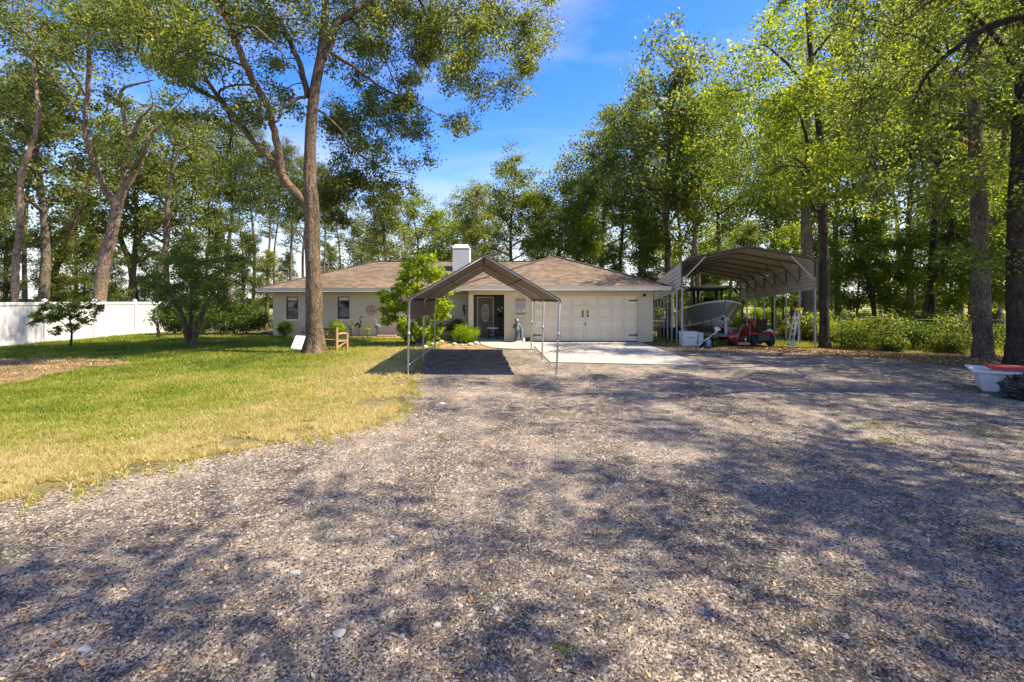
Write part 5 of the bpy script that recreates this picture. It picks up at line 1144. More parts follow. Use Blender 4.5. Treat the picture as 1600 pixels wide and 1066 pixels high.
# behind the house
LBK = []
for kind, var, px, Y_, sc in (('broad', 0, 562, 52, .72), ('broad', 1, 604, 47, .80), ('broad', 0, 650, 55, .92), ('broad', 2, 690, 50, .86), ('broad', 1, 722, 60, .9), ('broad', 0, 760, 56, .95), ('broad', 1, 800, 50, 1.0), ('tall', 2, 838, 48, .72), ('broad', 0, 878, 50, 1.05), ('broad', 2, 905, 44, .95), ('broad', 1, 940, 48, 1.15), ('tall', 1, 968, 42, .92), ('broad', 0, 590, 68, .85), ('broad', 1, 850, 68, 1.0), ('broad', 0, 925, 62, 1.1), ('tall', 0, 745, 44, .62)):
    LBK.append((px, tree(kind, var, px, Y_, sc, LB, GB)))
ORD = 'first second third fourth fifth sixth seventh eighth ninth tenth eleventh twelfth thirteenth fourteenth fifteenth sixteenth'.split()
for k, (px, o) in enumerate(sorted(LBK, key=lambda q: q[0])):
    o['label'] = (ORD[k]+' tree from the left in the row rising behind the house roof') if k < 8 else (ORD[15-k]+' tree from the right in the row rising behind the house roof')
tree('broad', 0, 1047, 36, 1.42, 'tall open-crowned tree whose bare trunk rises just left of the carport ridge', szs=.95)
# right wood
Rw = (('tall', 0, 1000, 40, 1.0), ('tall', 2, 1085, 34, .95), ('tall', 0, 1120, 41, 1.05), ('tall', 2, 1210, 39, 1.1), ('broad', 0, 1240, 44, 1.35),
    ('tall', 0, 1310, 30, .95), ('tall', 1, 1385, 38, 1.15), ('tall', 0, 1425, 31, 1.0), ('tall', 1, 1457, 26, 1.0), ('broad', 0, 1520, 40, 1.3),
    ('tall', 0, 1560, 27, 1.0), ('tall', 1, 1640, 24, 1.0), ('tall', 2, 1500, 52, 1.3), 
    ('tall', 0, 1060, 52, 1.1), ('broad', 2, 1010, 56, 1.2), ('broad', 2, 1560, 55, 1.5), ('broad', 0, 1750, 38, 1.4), ('tall', 2, 1140, 60, 1.3), ('tall', 0, 1400, 60, 1.4), ('broad', 2, 1620, 46, 1.4))
NEARR = {(1457, 26): 'slender dark trunk rising behind the middle of the overgrown fence', (1310, 30): 'slender tree right behind the dark slim trunk beside the carport', (1425, 31): 'slender trunk just left of the one behind the middle of the overgrown fence', (1560, 27): 'slender tree between the two thick trunks at the right edge', (1000, 40): 'slender tree left of the carport above the garage roof corner', (1085, 34): 'yellowish slender tree rising above the left half of the carport roof', (1120, 41): 'slender tree above the carport roof ridge'}
for kind, var, px, Y_, sc in Rw:
    o = tree(kind, var, px, Y_, sc, LR, GR)
    if (px, Y_) in NEARR: o['label'] = NEARR[(px, Y_)]
for px, Y_, var, sc in ((1015, 36, 0, 1.0), (1095, 39, 1, .9), (1160, 34, 0, .9), (1225, 36, 1, 1.0), (1270, 33, 0, .8), (1340, 28, 1, .95), (1375, 35, 0, 1.0), (1415, 27, 1, .8), (1480, 28, 0, .9), (1510, 24, 1, .8), (1580, 22, 0, .9), (1625, 20, 1, .9), (1300, 42, 1, 1.1), (1445, 38, 0, 1.1), (1540, 34, 1, 1.1), (960, 40, 0, .8), (1050, 46, 1, 1), (1120, 50, 0, 1.1)):
    tree('young', var, px, Y_, sc, 'slim young tree in the undergrowth of the wood right of the house', 'young trees in the right wood')
for px, Y_, var, sc in ((12, 31, 0, .7), (90, 33, 0, .8), (180, 34, 0, .7), (290, 36, 0, .8), (345, 44, 0, .9), (415, 42, 0, .7), (-40, 27, 0, .8), (130, 45, 0, 1.0), (225, 54, 0, 1.0), (380, 50, 0, 1.0), (445, 62, 0, .9), (510, 60, 0, 1.0)):
    tree('young', var, px, Y_, sc, 'slim young tree in the undergrowth behind the white fence', 'young trees in the left wood', leaf='leaf_oak')

# ---- prominent trees at the right edge
def hero(seed, label, pts, rads, limbs, regs, bark, leaf, per=24, size=.12, name='oak_tree', sides=18):
    global T, rr_
    T = Tree(seed); rr_ = T.r
    P = [at(*p) for p in pts]; g_ = float(terrain(P[0][0], P[0][1])); P[0][2] = g_-.08
    t = thing(name, label, 'tree', (P[0][0], P[0][1], g_))
    T.limb(P, rads, sides, 6, flare=.4, main=True, jit=.07)
    for a, b in limbs: T.limb([at(*p) for p in a], b, 9)
    for q in regs: region(*q)
    T.finish(t, bark, leaf, per, size)
    return t
hero(71, 'thick straight oak trunk lit on one side, second from the right edge of the wood', [(1537, 560, 15.4), (1534, 500, 15.4), (1531, 400, 15.4), (1529, 300, 15.4), (1524, 220, 15.4), (1520, 100, 15.3), (1515, -40, 15), (1510, -180, 15)], [.255, .24, .225, .21, .185, .16, .12, .05],
     [([(1524, 230, 15.4), (1500, 218, 14.8), (1470, 212, 14), (1440, 225, 13.5)], [.08, .06, .045, .02]), ([(1522, 270, 15.4), (1500, 300, 15), (1480, 315, 14.5), (1450, 350, 14)], [.06, .05, .035, .01]),
      ([(1520, 110, 15.3), (1580, 40, 16), (1640, 0, 16.5)], [.1, .07, .03]), ([(1518, 30, 15), (1460, -20, 15.5), (1400, -50, 16)], [.1, .07, .03]), ([(1522, 180, 15.3), (1560, 200, 14.5), (1600, 180, 14), (1650, 170, 14)], [.07, .05, .04, .02])],
     [([(1380, -80), (1660, -80), (1660, 420), (1560, 430), (1450, 380), (1400, 200)], 52, 12.5, 18, .6, 1.1, 15, .2)], 'bark_grey', 'leaf_green')
hero(72, 'dark rough trunk cut by the right edge of the picture behind the white tub', [(1590, 572, 13.5), (1590, 500, 13.5), (1589, 400, 13.5), (1592, 280, 13.5), (1600, 100, 13.4), (1610, -100, 13), (1620, -250, 13)], [.26, .245, .23, .21, .17, .12, .05],
     [([(1595, 200, 13.5), (1640, 120, 13), (1720, 60, 12)], [.1, .07, .03]), ([(1600, 120, 13.4), (1540, 40, 12.5), (1480, -20, 12)], [.09, .06, .03])],
     [([(1480, -120), (1760, -120), (1760, 330), (1600, 330), (1560, 120)], 24, 11, 15.5, .6, 1.1, 15, .2)], 'bark_dark', 'leaf_green')
hero(73, 'dark slim trunk directly right of the carport front, rising through the canopy', [(1289, 543, 18.7), (1288, 480, 18.7), (1288, 400, 18.7), (1284, 330, 18.8), (1284, 276, 18.9), (1280, 200, 19), (1270, 120, 19), (1262, 20, 19), (1255, -90, 19)], [.185, .17, .165, .155, .14, .12, .10, .08, .03],
     [([(1284, 328, 18.8), (1270, 326, 18.5), (1262, 300, 18), (1262, 236, 17.8), (1256, 197, 17.6), (1242, 168, 17.4), (1236, 158, 17.2)], [.09, .09, .08, .075, .06, .04, .02]), ([(1262, 262, 17.9), (1245, 250, 17.5), (1228, 243, 17)], [.04, .03, .01]),
      ([(1282, 240, 18.9), (1320, 180, 19.5), (1350, 160, 20)], [.06, .04, .02]), ([(1275, 150, 19), (1220, 90, 19.5), (1180, 60, 20)], [.07, .05, .02]), ([(1268, 90, 19), (1320, 30, 18), (1360, 0, 17.5)], [.06, .04, .02])],
     [([(1150, 60), (1230, -10), (1260, -80), (1400, -80), (1420, 200), (1380, 320), (1300, 330), (1180, 290), (1120, 200)], 60, 15.5, 22, .7, 1.2, 15, .2), ([(1220, 110), (1330, 60), (1330, 300), (1200, 300)], 12, 15.5, 17, .6, 1.0, 15, .2)], 'bark_dark', 'leaf_yellow', 23, .13)
hero(74, 'broad shaded trunk right behind the carport side, seen through its posts', [(1264, 530, 25.5), (1263, 450, 25.5), (1261, 380, 25.5), (1260, 300, 25.5), (1262, 200, 25.5), (1265, 80, 25), (1270, -40, 25)], [.33, .30, .28, .26, .2, .15, .06],
     [([(1260, 300, 25.5), (1230, 220, 25), (1190, 160, 24)], [.12, .08, .03]), ([(1262, 220, 25.5), (1320, 150, 26), (1370, 90, 26)], [.12, .08, .03])],
     [([(1110, 120), (1180, 30), (1300, -20), (1400, 60), (1420, 300), (1300, 340), (1150, 330), (1090, 230)], 44, 23, 29, 1.0, 1.7, 16, .2)], 'bark_grey', 'leaf_green', 22, .17)
# overhanging tree just outside the frame on the right
hero(75, 'long dark overhanging bough reaching in from the top right corner', [(1900, 640, 9.2), (1880, 450, 9.2), (1850, 250, 9.2), (1800, 100, 9.2), (1760, -100, 9), (1740, -250, 8.8)], [.30, .26, .24, .20, .14, .04],
     [([(1815, 130, 9.2), (1720, 40, 9.3), (1640, 24, 9.4), (1580, 30, 9.5), (1530, 48, 9.6), (1490, 78, 9.7), (1457, 108, 9.9), (1440, 130, 10), (1425, 165, 10.2), (1418, 178, 10.3)], [.14, .11, .075, .06, .055, .05, .045, .035, .02, .01]),
      ([(1555, 38, 9.55), (1530, 75, 9.4), (1500, 105, 9.3), (1465, 118, 9.3)], [.035, .025, .02, .008]), ([(1450, 115, 9.9), (1454, 140, 10), (1450, 175, 10)], [.025, .022, .008]),
      ([(1640, 24, 9.4), (1560, -30, 8.8), (1480, -10, 8.5), (1400, 40, 8.3)], [.07, .05, .03, .01])],
     [([(1300, -500), (1700, -500), (1700, -60), (1300, -60)], 40, 7, 10.5, .5, .9, 14, .2), ([(1240, -60), (1640, -60), (1640, 60), (1540, 110), (1450, 190), (1400, 330), (1340, 250), (1290, 60)], 40, 8.5, 11.5, .35, .6, 13, .8)], 'bark_dark', 'leaf_oak', 26, .075)
# ---- small garden trees and shrubs
def clump(seed, name, label, cat, px, pyb, Yd, w_, h_, leaf, per=20, size=.06, n=40, stems=5, z0=.1, group=None, slim=.5, droop=.2, shape=1.0, bark='bark_grey', sig=None, x=None):
    T = Tree(seed); r = T.r
    X_ = (px-800)*Yd/F if x is None else x; g_ = float(terrain(X_, Yd)); t = thing(name, label, cat, (X_, Yd, g_), group=group)
    for k in range(stems):
        a = r.random()*2*PI; d = w_*.35*r.random()
        T.limb([(X_+.03*math.cos(a), Yd+.03*math.sin(a), g_-.03), (X_+d*.5*math.cos(a), Yd+d*.5*math.sin(a), g_+h_*.4), (X_+d*math.cos(a), Yd+d*math.sin(a), g_+h_*.8)], [.02, .014, .005], 5, 3)
    K = unit(r.normal(size=(n, 3)))*(r.random((n, 1))**.33)*np.array((w_/2, w_/2, (h_-z0)/2))*.88+np.array((X_, Yd, g_+z0+(h_-z0)/2))
    T.cl.append(K); T.sg.append(np.full(n, sig or w_*.09))
    T.finish(t, bark, leaf, per, size, slim=slim, droop=droop, tk='stems')
    return t
# bright green small tree by the porch
T = Tree(81); rr_ = T.r; Yl = 19.6
lt_ = thing('lime_tree', 'small bright green broad-leaved tree left of the canopy in front of the house', 'tree', (at(650, 545, Yl)[0], Yl, 0))
for a in ([(650, 548, Yl), (655, 500, Yl), (652, 450, Yl), (655, 415, Yl)], [(652, 545, Yl), (640, 505, Yl), (628, 470, Yl-.3), (620, 445, Yl-.4)], [(654, 545, Yl), (668, 505, Yl), (680, 480, Yl+.3), (690, 470, Yl+.4)], [(650, 545, Yl), (635, 520, Yl-.5), (618, 500, Yl-.6)], [(655, 545, Yl), (660, 490, Yl+.5), (670, 440, Yl+.6)]):
    P = [at(*p) for p in a]; P[0][2] = -.03; T.limb(P, [.045, .035, .022, .008], 7)
region([(650, 398), (690, 412), (704, 440), (695, 470), (708, 485), (690, 500), (672, 540), (640, 540), (625, 510), (600, 500), (596, 460), (612, 445), (622, 420)], 92, Yl-.9, Yl+.9, .22, .36, 9, .2)
T.finish(lt_, 'bark_grey', 'leaf_lime', 14, .17, slim=.42, droop=.8)
# dark multi-stemmed tree on the left lawn
T = Tree(82); rr_ = T.r; Yl = 18.9
lt_ = thing('crape_myrtle', 'dark green multi-stemmed small tree on the left lawn near the fence end', 'tree', (at(299, 543, Yl)[0], Yl, 0))
for a in ([(296, 545, Yl), (292, 510, Yl), (280, 480, Yl), (262, 440, Yl)], [(302, 545, Yl), (312, 505, Yl), (325, 470, Yl), (345, 430, Yl)], [(298, 545, Yl), (297, 500, Yl+.3), (300, 450, Yl+.4), (300, 400, Yl+.4)], [(301, 545, Yl), (306, 510, Yl-.4), (318, 480, Yl-.6), (330, 460, Yl-.8)], [(296, 545, Yl), (286, 500, Yl-.4), (270, 470, Yl-.6), (250, 455, Yl-.8)]):
    P = [at(*p) for p in a]; P[0][2] = -.03; T.limb(P, [.10, .075, .05, .015], 9)
region([(300, 368), (345, 378), (385, 410), (402, 450), (380, 490), (340, 485), (300, 478), (255, 485), (225, 465), (235, 420), (262, 388)], 66, Yl-1.5, Yl+1.5, .28, .5, 11, .2)
T.finish(lt_, 'bark_tan', 'leaf_green', 22, .11, slim=.45)
# small sapling before the fence
T = Tree(83); rr_ = T.r; Yl = 18.7
lt_ = thing('lawn_sapling', 'small sparse sapling with spreading twigs in front of the white fence', 'tree', (at(110, 543, Yl)[0], Yl, 0))
P = [at(*p) for p in ((110, 545, Yl), (112, 520, Yl), (108, 495, Yl), (104, 475, Yl))]; P[0][2] = -.03; T.limb(P, [.045, .035, .025, .008], 8)
for a in ([(111, 520, Yl), (90, 500, Yl), (60, 508, Yl)], [(112, 515, Yl), (140, 492, Yl), (162, 485, Yl)], [(109, 500, Yl), (80, 482, Yl), (62, 478, Yl)], [(109, 497, Yl), (130, 478, Yl), (145, 470, Yl)], [(112, 522, Yl), (125, 512, Yl), (138, 508, Yl)]): T.limb([at(*p) for p in a], [.022, .015, .006], 6)
region([(92, 468), (150, 466), (165, 486), (140, 512), (120, 508), (95, 520), (62, 516), (52, 505), (60, 474)], 40, Yl-.6, Yl+.6, .14, .26, 7, .1)
T.finish(lt_, 'bark_dark', 'leaf_green', 22, .085, slim=.5)
# bare stump tree
T = Tree(84); t_ = thing('bare_stump', 'small leafless dark stump with two crooked arms by the end of the fence', 'stump', (at(247, 529, 23.4)[0], 23.4, 0))
for a, b in (([(248, 530, 23.4), (247, 515, 23.4), (246, 508, 23.4)], [.09, .07, .06]), ([(246, 509, 23.4), (240, 500, 23.4), (239, 494, 23.4), (243, 493, 23.4)], [.05, .04, .035, .01]), ([(247, 508, 23.4), (252, 500, 23.4), (250, 495, 23.4), (254, 499, 23.4)], [.045, .035, .03, .01])):
    T.limb([at(*p) for p in a], b, 7)
T.finish(t_, 'bark_dark', 'leaf_dark', 1, .1)
# shrubs by the house
clump(91, 'round_shrub', 'clipped round green shrub under the left-most window', 'shrub', 446, 526, 24.2, .85, .88, 'leaf_green', 46, .075, 90)
clump(92, 'round_shrub', 'clipped bright shrub just right of the big oak trunk, behind the bench', 'shrub', 525.5, 526, 23.6, .80, .95, 'leaf_lime', 46, .07, 80)
clump(93, 'golden_shrub', 'bright yellow-green mounded shrub in the bed before the front door', 'shrub', 728, 540, 20.8, 1.2, .85, 'leaf_lime', 60, .095, 110, slim=.2, droop=1.5, z0=.0)
clump(94, 'dark_shrub', 'dark green shrub behind the golden shrub, under the shaded wall', 'shrub', 714, 528, 23.3, 1.2, .98, 'leaf_green', 44, .075, 90)
clump(95, 'dark_shrub', 'dark leafy shrub under the window behind the bright small tree', 'shrub', 672, 530, 23.6, 1.35, 1.0, 'leaf_dark', 44, .08, 90)
clump(96, 'silver_plant', 'tall silvery plant against the wall below the second window', 'plant', 549, 526, 24.4, .45, 1.05, 'leaf_silver', 12, .09, 26, slim=.2, droop=-1)
clump(97, 'flower_plant', 'low yellow-green leafy plant between the two heron statues', 'plant', 575, 526, 24.0, .35, .58, 'leaf_lime', 12, .07, 20)
clump(98, 'bed_plant', 'low leafy green plant at the right foot of the small bright tree', 'plant', 664, 540, 20.3, .6, .5, 'leaf_green', 20, .07, 26)
clump(99, 'bed_plant', 'sprawling yellowish groundcover tuft in the bed left of the ochre pot', 'plant', 684, 536, 21.6, .7, .3, 'leaf_lime', 16, .06, 24)
clump(100, 'wall_tuft', 'small green weed tuft at the wall corner beside the garage door', 'plant', 825, 534, 21.2, .35, .22, 'leaf_green', 14, .05, 12)
# ferny hedge at the back of the left lawn
for k, (px, Y_, w_, h_) in enumerate(((272, 25.5, 2.2, 1.9), (318, 26.5, 2.6, 2.2), (352, 25.8, 2.4, 1.8), (384, 26.4, 2.2, 1.6))):
    clump(110+k, 'fern_shrub', ('dense dark arching shrub where the white fence ends', 'tall dense fern-like shrub directly behind the dark multi-stemmed tree', 'wide dark fern-like shrub right of the multi-stemmed trunk', 'low dark fern-like shrub nearest the house corner')[k], 'shrub', px, 0, Y_, w_, h_, 'leaf_dark', 34, .20, 110, slim=.22, droop=.6, z0=0)
clump(115, 'tall_weeds', 'tall pale grasses growing left of the house corner', 'weeds', 412, 0, 27, 2.0, 1.0, 'leaf_yellow', 30, .2, 50, slim=.08, droop=-2, z0=0)
# vine-grown chain-link fence on the right
cf = thing('chain_link_fence', 'low chain-link fence overgrown with vines along the right wood edge', 'fence', (13.2, 18.3, 0))
CFP = [(13.3, 18.6), (15.3, 18.3), (17.3, 17.9), (19.2, 17.3), (21.0, 16.4), (22.6, 15.2)]
for k, p in enumerate(CFP):
    m = MB(); m.tube([(p[0], p[1], -.05), (p[0], p[1], 1.22)], .025, 8); m.ball((p[0], p[1], 1.23), .035, n=6); m.build('fence_post', MT['steel_dk' if k not in (2, ) else 'galv'], cf)
for a, b in zip(CFP[:-1], CFP[1:]):
    m = MB(); m.tube([(*a, 1.18), (*b, 1.18)], .014, 6); m.build('top_rail', MT['steel_dk'], cf)
    m = MB(); a_, b_2 = np.array(a), np.array(b); ln = np.linalg.norm(b_2-a_); s_ = .11; nn_ = int(ln/s_)
    for k in range(-10, nn_):
        for sgn in (0, 1):
            u0, u1 = k*s_, k*s_+1.15; z0_, z1_ = (.02, 1.17) if sgn == 0 else (1.17, .02)
            if u0 < 0: z0_ += (z1_-z0_)*(-u0/1.15); u0 = 0
            if u1 > ln: z1_ = z0_+(z1_-z0_)*((ln-u0)/(u1-u0)); u1 = ln
            if u1-u0 < .02: continue
            p = a_+(b_2-a_)*u0/ln; q = a_+(b_2-a_)*u1/ln; m.tube([(*p, z0_), (*q, z1_)], .0025, 3, cap=False, smooth=False)
    m.build('wire_mesh', MT['steel_dk'], cf)['kind'] = 'stuff'
r = np.random.default_rng(15)
VL = ('low vine mound at the wood edge right of the dark slim trunk', 'yellow-leaved bush spilling out at the middle of the overgrown fence', 'dense vine bush on the chain-link fence', 'shrubby growth along the wood edge')
spots = [(13.7, 18.4, 1.6, 1.2, 'leaf_green'), (14.8, 18.5, 1.9, 1.35, 'leaf_oak'), (15.9, 18.3, 1.8, 1.3, 'leaf_dark'), (16.5, 17.3, 1.5, .95, 'leaf_oak'), (17.3, 18.1, 2.0, 1.4, 'leaf_oak'), (18.5, 17.9, 1.7, 1.35, 'leaf_green'), (20.3, 17.3, 1.5, 1.2, 'leaf_dark'), (21.6, 16.6, 1.8, 1.4, 'leaf_oak'), (16.6, 14.3, 1.5, 1.4, 'leaf_green'), (17.8, 13.8, 1.8, 1.6, 'leaf_oak'), (14.6, 17.6, .9, .5, 'leaf_green')]
for k, (x_, y_, w_, h_, lf) in enumerate(spots):
    h_ *= .78+.35*r.random()
    clump(120+k, 'vine_bush', 'leafy vine-covered bush in the row along the overgrown chain-link fence', 'bush', 0, 0, y_, w_, h_, lf, 30, .09, 90, x=x_, z0=0, group='vine bushes along the chain-link fence')
r = np.random.default_rng(5)
BUSH = {}
def bush(x_, y_, s_, lf, lab, grp, zs=1.0):
    if lf not in BUSH:
        BUSH[lf] = clump(200+len(BUSH), 'undergrowth_bush', lab, 'bush', 0, 0, y_, 2.4, 1.9, lf, 34, .15, 110, x=x_, z0=0, group=grp); t = BUSH[lf]
    else:
        s0 = BUSH[lf]; t = s0.copy(); C.objects.link(t)
        for ch in s0.children: c = ch.copy(); C.objects.link(c); c.parent = t
        t['label'] = lab; t['group'] = grp
    t.location = (x_, y_, float(terrain(x_, y_))); t.rotation_euler[2] = r.random()*6.3; t.scale = (s_, s_, s_*zs)
for k in range(44):
    x_ = 9+30*r.random(); y_ = 33+20*r.random()
    bush(x_, y_, .5+.5*r.random(), ('leaf_green', 'leaf_yellow', 'leaf_yellow')[k % 3], 'wild bush in the undergrowth of the wood behind the carport', 'undergrowth bushes in the right wood')
for k in range(26):
    x_ = 14+14*r.random(); y_ = 19.5+10*r.random()
    bush(x_, y_, .45+.4*r.random(), ('leaf_green', 'leaf_oak')[k % 2], 'wild bush in the undergrowth beyond the chain-link fence', 'undergrowth bushes beyond the chain-link fence')
for k in range(34):
    x_ = -60+48*r.random(); y_ = 31+32*r.random()
    bush(x_, y_, .6+.7*r.random(), ('leaf_green', 'leaf_dark')[k % 2], 'wild bush in the undergrowth of the wood beyond the fence', 'undergrowth bushes in the left wood')
for k in range(26):
    x_ = -14+26*r.random(); y_ = 42+16*r.random()
    bush(x_, y_, 1.0+.8*r.random(), 'leaf_green', 'wild bush between the tree trunks behind the house', 'undergrowth bushes behind the house')
for k in range(46):
    x_ = -100+200*r.random(); y_ = 84+26*r.random()
    bush(x_, y_, 2.0+1.8*r.random(), 'leaf_green', 'distant bush of the far hedge line seen between the trunks', 'bushes of the far hedge line', .6)
# trees right of and behind the viewer, outside the frame: their shade falls on the gravel
for kind, var, x_, y_, sc in (('open', 0, 6.8, -0.6, 1.0), ('open', 1, 13.5, 3.6, 1.0), ('open', 0, 14.8, -3.5, 1.0), ('open', 1, 17.5, 9.2, 1.0), ('open', 0, 21, 3, 1.05), ('broad', 1, 22.5, 13.0, .95), ('open', 0, -10.0, 2.2, .95)):
    tree(kind, var, 0, y_, sc, 'tree standing beside the viewer whose shade dapples the gravel', 'trees beside the viewer', x=x_)
# ------------------------------------------------------------------ grass, pebbles, fallen leaves
def stuff(o): o['kind'] = 'stuff'; return o
r = np.random.default_rng(99)
def vnoise(x, y, s, seed=0):            # cheap smooth value noise on arrays
    g = np.random.default_rng(seed).random((64, 64)); u = x*s; v = y*s
    i = np.floor(u).astype(int); j = np.floor(v).astype(int); fu = u-i; fv = v-j; fu = fu*fu*(3-2*fu); fv = fv*fv*(3-2*fv)
    a = g[i % 64, j % 64]; b = g[(i+1) % 64, j % 64]; c = g[i % 64, (j+1) % 64]; d = g[(i+1) % 64, (j+1) % 64]
    return (a*(1-fu)+b*fu)*(1-fv)+(c*(1-fu)+d*fu)*fv
gp = np.array([p[:2] for p in gravel_poly]); ed = np.array([gp[i] for i in range(len(gp)) if gp[i][0] < -1.4 and gp[i][1] > 2.4])
def edge_dist(x, y):
    d = np.full(len(x), 99.0)
    for k in range(0, len(ed)): d = np.minimum(d, np.hypot(x-ed[k][0], y-ed[k][1]))
    return d
def blades(name, x, y, h, wd, tint, lean=.5, z=0.004):
    n = len(x); a = r.random(n)*2*PI; l = lean*h*(.3+r.random(n)); b = r.random(n)*2*PI
    V = np.zeros((n, 3, 3)); ca, sa = np.cos(a)*wd/2, np.sin(a)*wd/2
    V[:, 0] = np.stack([x-ca, y-sa, np.full(n, z)], 1); V[:, 1] = np.stack([x+ca, y+sa, np.full(n, z)], 1)
    V[:, 2] = np.stack([x+np.cos(b)*l, y+np.sin(b)*l, z+h], 1)
    return stuff(raw_mesh(name, V.reshape(-1, 3), np.arange(3*n).reshape(-1, 3), MT['grass'], tint))
def sample(n, y0, y1, p):               # more points near, fewer far; angular spread covers the view
    u = r.random(n); k = 1-p
    y = (y0**k+u*(y1**k-y0**k))**(1/k); x = (-1.5+1.5*r.random(n))*y+0.6
    return x, y
x, y = sample(560000, 3.8, 26, 0.95)
ok = inpoly(x, y, np.array(lawn_poly)) & (x > -21.1) & ~((x > -13.2) & (y > 24.9))
x, y = x[ok], y[ok]; dd = edge_dist(x, y); nb_ = vnoise(x, y, .45, 3)*.4+vnoise(x, y, 1.6, 4)*.35+vnoise(x, y, 4.5, 5)*.25
inb = inpoly(x, y, np.array(bare_poly)); keep = ~inb | (r.random(len(x)) < .06)
pt_ = vnoise(x, y, 1.9, 43)*.6+vnoise(x, y, 5, 44)*.4; keep &= ~((dd < .9) & (pt_ > .50+.28*dd)); keep &= ~((pt_ > .80) & (r.random(len(x)) < .7))
x, y, dd, nb_ = x[keep], y[keep], dd[keep], nb_[keep]
dry = np.clip(1.0-dd/4.0, 0, 1)*.62+np.clip((14-y)/10, 0, 1)*.20+.12*sstep(-12, -7, x)
tint = np.clip(.16+dry+(nb_-.5)*.85+r.normal(size=len(x))*.17, 0, 1)
cl_ = vnoise(x, y, 5.5, 41)*.6+vnoise(x, y, 1.3, 42)*.4; hh = (.022+.06*cl_**1.5+.03*r.random(len(x)))*(1+y*.03); wd = .007+y*.0011
blades('lawn_grass', x, y, hh, wd, tint, .9)
# weeds and grass on the forest floor by the carport and fence
n = 42000; x = 6.8+17*r.random(n); y = 18.9+9*r.random(n); lim = 18.6-(np.clip(x-12, 0, 20))*.42
y = np.where(x > 12.2, lim+(y-18.9)*.5+.6, y); nz_ = vnoise(x, y, .8, 8); k = nz_ > .38; x, y = x[k], y[k]
zz = terrain(x, y); o = blades('wood_edge_weeds', x, y, .06+.14*r.random(len(x)), np.full(len(x), .02), np.clip(.2+.35*r.random(len(x))+.15*(x > 13), 0, 1), .6)
co = np.zeros(len(o.data.vertices)*3, np.float32); o.data.vertices.foreach_get('co', co); co = co.reshape(-1, 3); co[:, 2] += np.repeat(zz, 3); o.data.vertices.foreach_set('co', co.ravel())
# green weed tufts in the gravel
tx, ty = [], []
for px, pyy, s_, n_ in ((1365, 667, .16, 260), (1385, 690, .10, 120), (873, 650, .10, 120), (880, 1017-0, .03, 40), (1543, 678, .14, 160), (1410, 688, .08, 60), (690, 683, .08, 70), (940, 640, .04, 30)):
    p = gnd(px, pyy); tx.append(p[0]+r.normal(size=n_)*s_*1.4); ty.append(p[1]+r.normal(size=n_)*s_)
tx, ty = np.concatenate(tx), np.concatenate(ty); blades('gravel_weeds', tx, ty, .02+.03*r.random(len(tx)), np.full(len(tx), .008), .15+.3*r.random(len(tx)), .9, .008)
# crushed gravel stones
x, y = [], []
yy = (1.9**-.6+r.random(150000)*(13.0**-.6-1.9**-.6))**(1/-.6); xx = (-1.18+2.36*r.random(len(yy)))*yy
ok = inpoly(xx, yy, gp); xx, yy = xx[ok], yy[ok]; pn = vnoise(xx, yy, 1.1, 12)*.6+vnoise(xx, yy, 3.1, 13)*.4
k = r.random(len(xx)) < .35+1.1*pn; xx, yy = xx[k][:105000], yy[k][:105000]
n = len(xx); s = (.0035+.0055*r.random(n)**2.2)*(1+yy*.09)
big_ = r.random(n) < .004; s = np.where(big_, s*1.9, s)
O8 = np.array([(1, 0, 0), (0, 1, 0), (-1, 0, 0), (0, -1, 0), (0, 0, 1)], float)
V = O8[None]*s[:, None, None]*(1+.5*(r.random((n, 5, 3))-.5)); V[:, :, 2] *= .8
V[:, 4, :2] += r.normal(size=(n, 2))*s[:, None]*.35
a = r.random(n)*2*PI; ca, sa = np.cos(a)[:, None], np.sin(a)[:, None]; vx = V[:, :, 0]*ca-V[:, :, 1]*sa; vy = V[:, :, 0]*sa+V[:, :, 1]*ca
V[:, :, 0] = vx+xx[:, None]; V[:, :, 1] = vy+yy[:, None]; V[:, :, 2] += .0085
b5 = np.arange(n)[:, None]*5; tri = np.concatenate([b5+np.array(q) for q in ((0, 1, 4), (1, 2, 4), (2, 3, 4), (3, 0, 4))], 0)
tn = np.clip(r.random(n)**1.5*1.05, 0, 1); tn = np.where(big_, .9+.1*r.random(n), tn)
stuff(raw_mesh('gravel_stones', V.reshape(-1, 3), tri, MT['pebble'], np.tile(tn, 4)))
# a few flat pale stones
for k, (px, pyy, s_) in enumerate(((462, 898, .035), (532, 993, .035), (131, 1018, .03), (684, 980, .022), (612, 842, .02), (690, 631, .06), (775, 955, .02), (920, 905, .02))):
    p = gnd(px, pyy); m = MB(); th_ = np.linspace(0, 2*PI, 9)[:-1]; rad = s_*(.7+.6*r.random(8)); top_ = [(rad[i]*math.cos(t), rad[i]*.75*math.sin(t), .012) for i, t in enumerate(th_)]
    m.add([(v[0]*1.15, v[1]*1.15, 0) for v in top_]+top_+[(0, 0, .016)], [(i, (i+1) % 8, 8+(i+1) % 8, 8+i) for i in range(8)]+[(8+i, 8+(i+1) % 8, 16) for i in range(8)])
    o = m.build('flat_stone', MT['rock']); o.location = (p[0], p[1], .008)
    tag(o, 'flat pale stone embedded in the gravel of the driveway', 'stone', 'flat pale stones in the gravel')
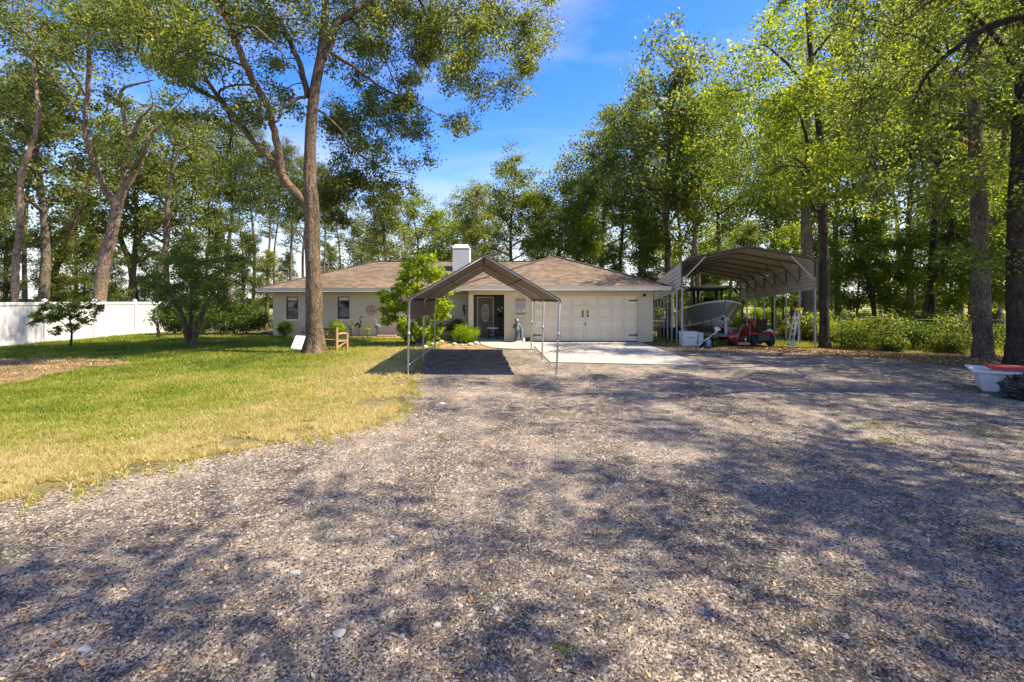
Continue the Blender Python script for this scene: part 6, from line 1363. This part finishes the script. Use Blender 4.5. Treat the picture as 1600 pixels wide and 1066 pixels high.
# fallen leaves
def litter(name, x, y, size, z=.02, tilt=.35):
    n = len(x); a = r.random(n)*2*PI; ln = size*(.6+.8*r.random(n)); d = np.stack([np.cos(a), np.sin(a), r.normal(size=n)*tilt], 1); s_ = np.stack([-np.sin(a), np.cos(a), r.normal(size=n)*tilt], 1)*.42
    c = np.stack([x, y, np.full(n, z)+terrain(x, y)], 1); V = np.empty((n, 4, 3)); V[:, 0] = c-d*ln[:, None]*.5; V[:, 1] = c+s_*ln[:, None]*.5+(0, 0, .004); V[:, 2] = c+d*ln[:, None]*.5; V[:, 3] = c-s_*ln[:, None]*.5+(0, 0, .004)
    return stuff(raw_mesh(name, V.reshape(-1, 3), np.arange(4*n).reshape(-1, 4), MT['litter'], r.random(n)))
y = (1.9**-.3+r.random(7000)*(19**-.3-1.9**-.3))**(1/-.3); x = (-1.2+2.4*r.random(len(y)))*y; ok = inpoly(x, y, gp); x, y = x[ok], y[ok]
k = (r.random(len(x)) < .15+.75*vnoise(x, y, .8, 21)**2+.45*sstep(1.5, 9, x)); litter('gravel_fallen_leaves', x[k], y[k], .036, .014)
n = 30000; t = r.random(n); x = 6.5+18*t; lim = np.interp(x, [6.5, 9, 12, 14, 16, 24], [19.2, 18.2, 16.6, 14.5, 12.5, 7]); y = lim+r.normal(size=n)*1.1+.5; litter('wood_edge_fallen_leaves', x, y, .06, .018)
n = 9000; x = -21+19*r.random(n); y = 5+19*r.random(n); ok = inpoly(x, y, np.array(lawn_poly)); litter('lawn_fallen_leaves', x[ok], y[ok], .05, .05)
n = 3500; x = -3.2+3.6*r.random(n); y = 17.9+6.5*r.random(n); ok = inpoly(x, y, np.array(bed)); litter('bed_fallen_leaves', x[ok], y[ok], .05, .03)
n = 2500; x = -20+9*r.random(n); y = 8+9*r.random(n); ok = inpoly(x, y, np.array(bare_poly)); litter('bare_patch_leaves', x[ok], y[ok], .06, .03)
n = 1600; e = ed[r.integers(0, len(ed), n)]; litter('edge_fallen_leaves', e[:, 0]+r.normal(size=n)*.22+.1, e[:, 1]+r.normal(size=n)*.22, .045, .018)

# straggling dry grass along the ragged lawn edge
n = 34000; q = ed[r.integers(0, len(ed), n)]; off = np.abs(r.normal(size=n))*.24; cl = vnoise(q[:, 0], q[:, 1], 2.2, 31); k = r.random(n) < cl**2*1.6; q, off = q[k], off[k]
x, y = q[:, 0]+off*.55+r.normal(size=len(q))*.03, q[:, 1]-off*.8+r.normal(size=len(q))*.03
blades('edge_grass', x, y, .025+.04*r.random(len(x)), np.full(len(x), .012), np.clip(.62+r.normal(size=len(x))*.2, 0, 1), 1.2, .008)
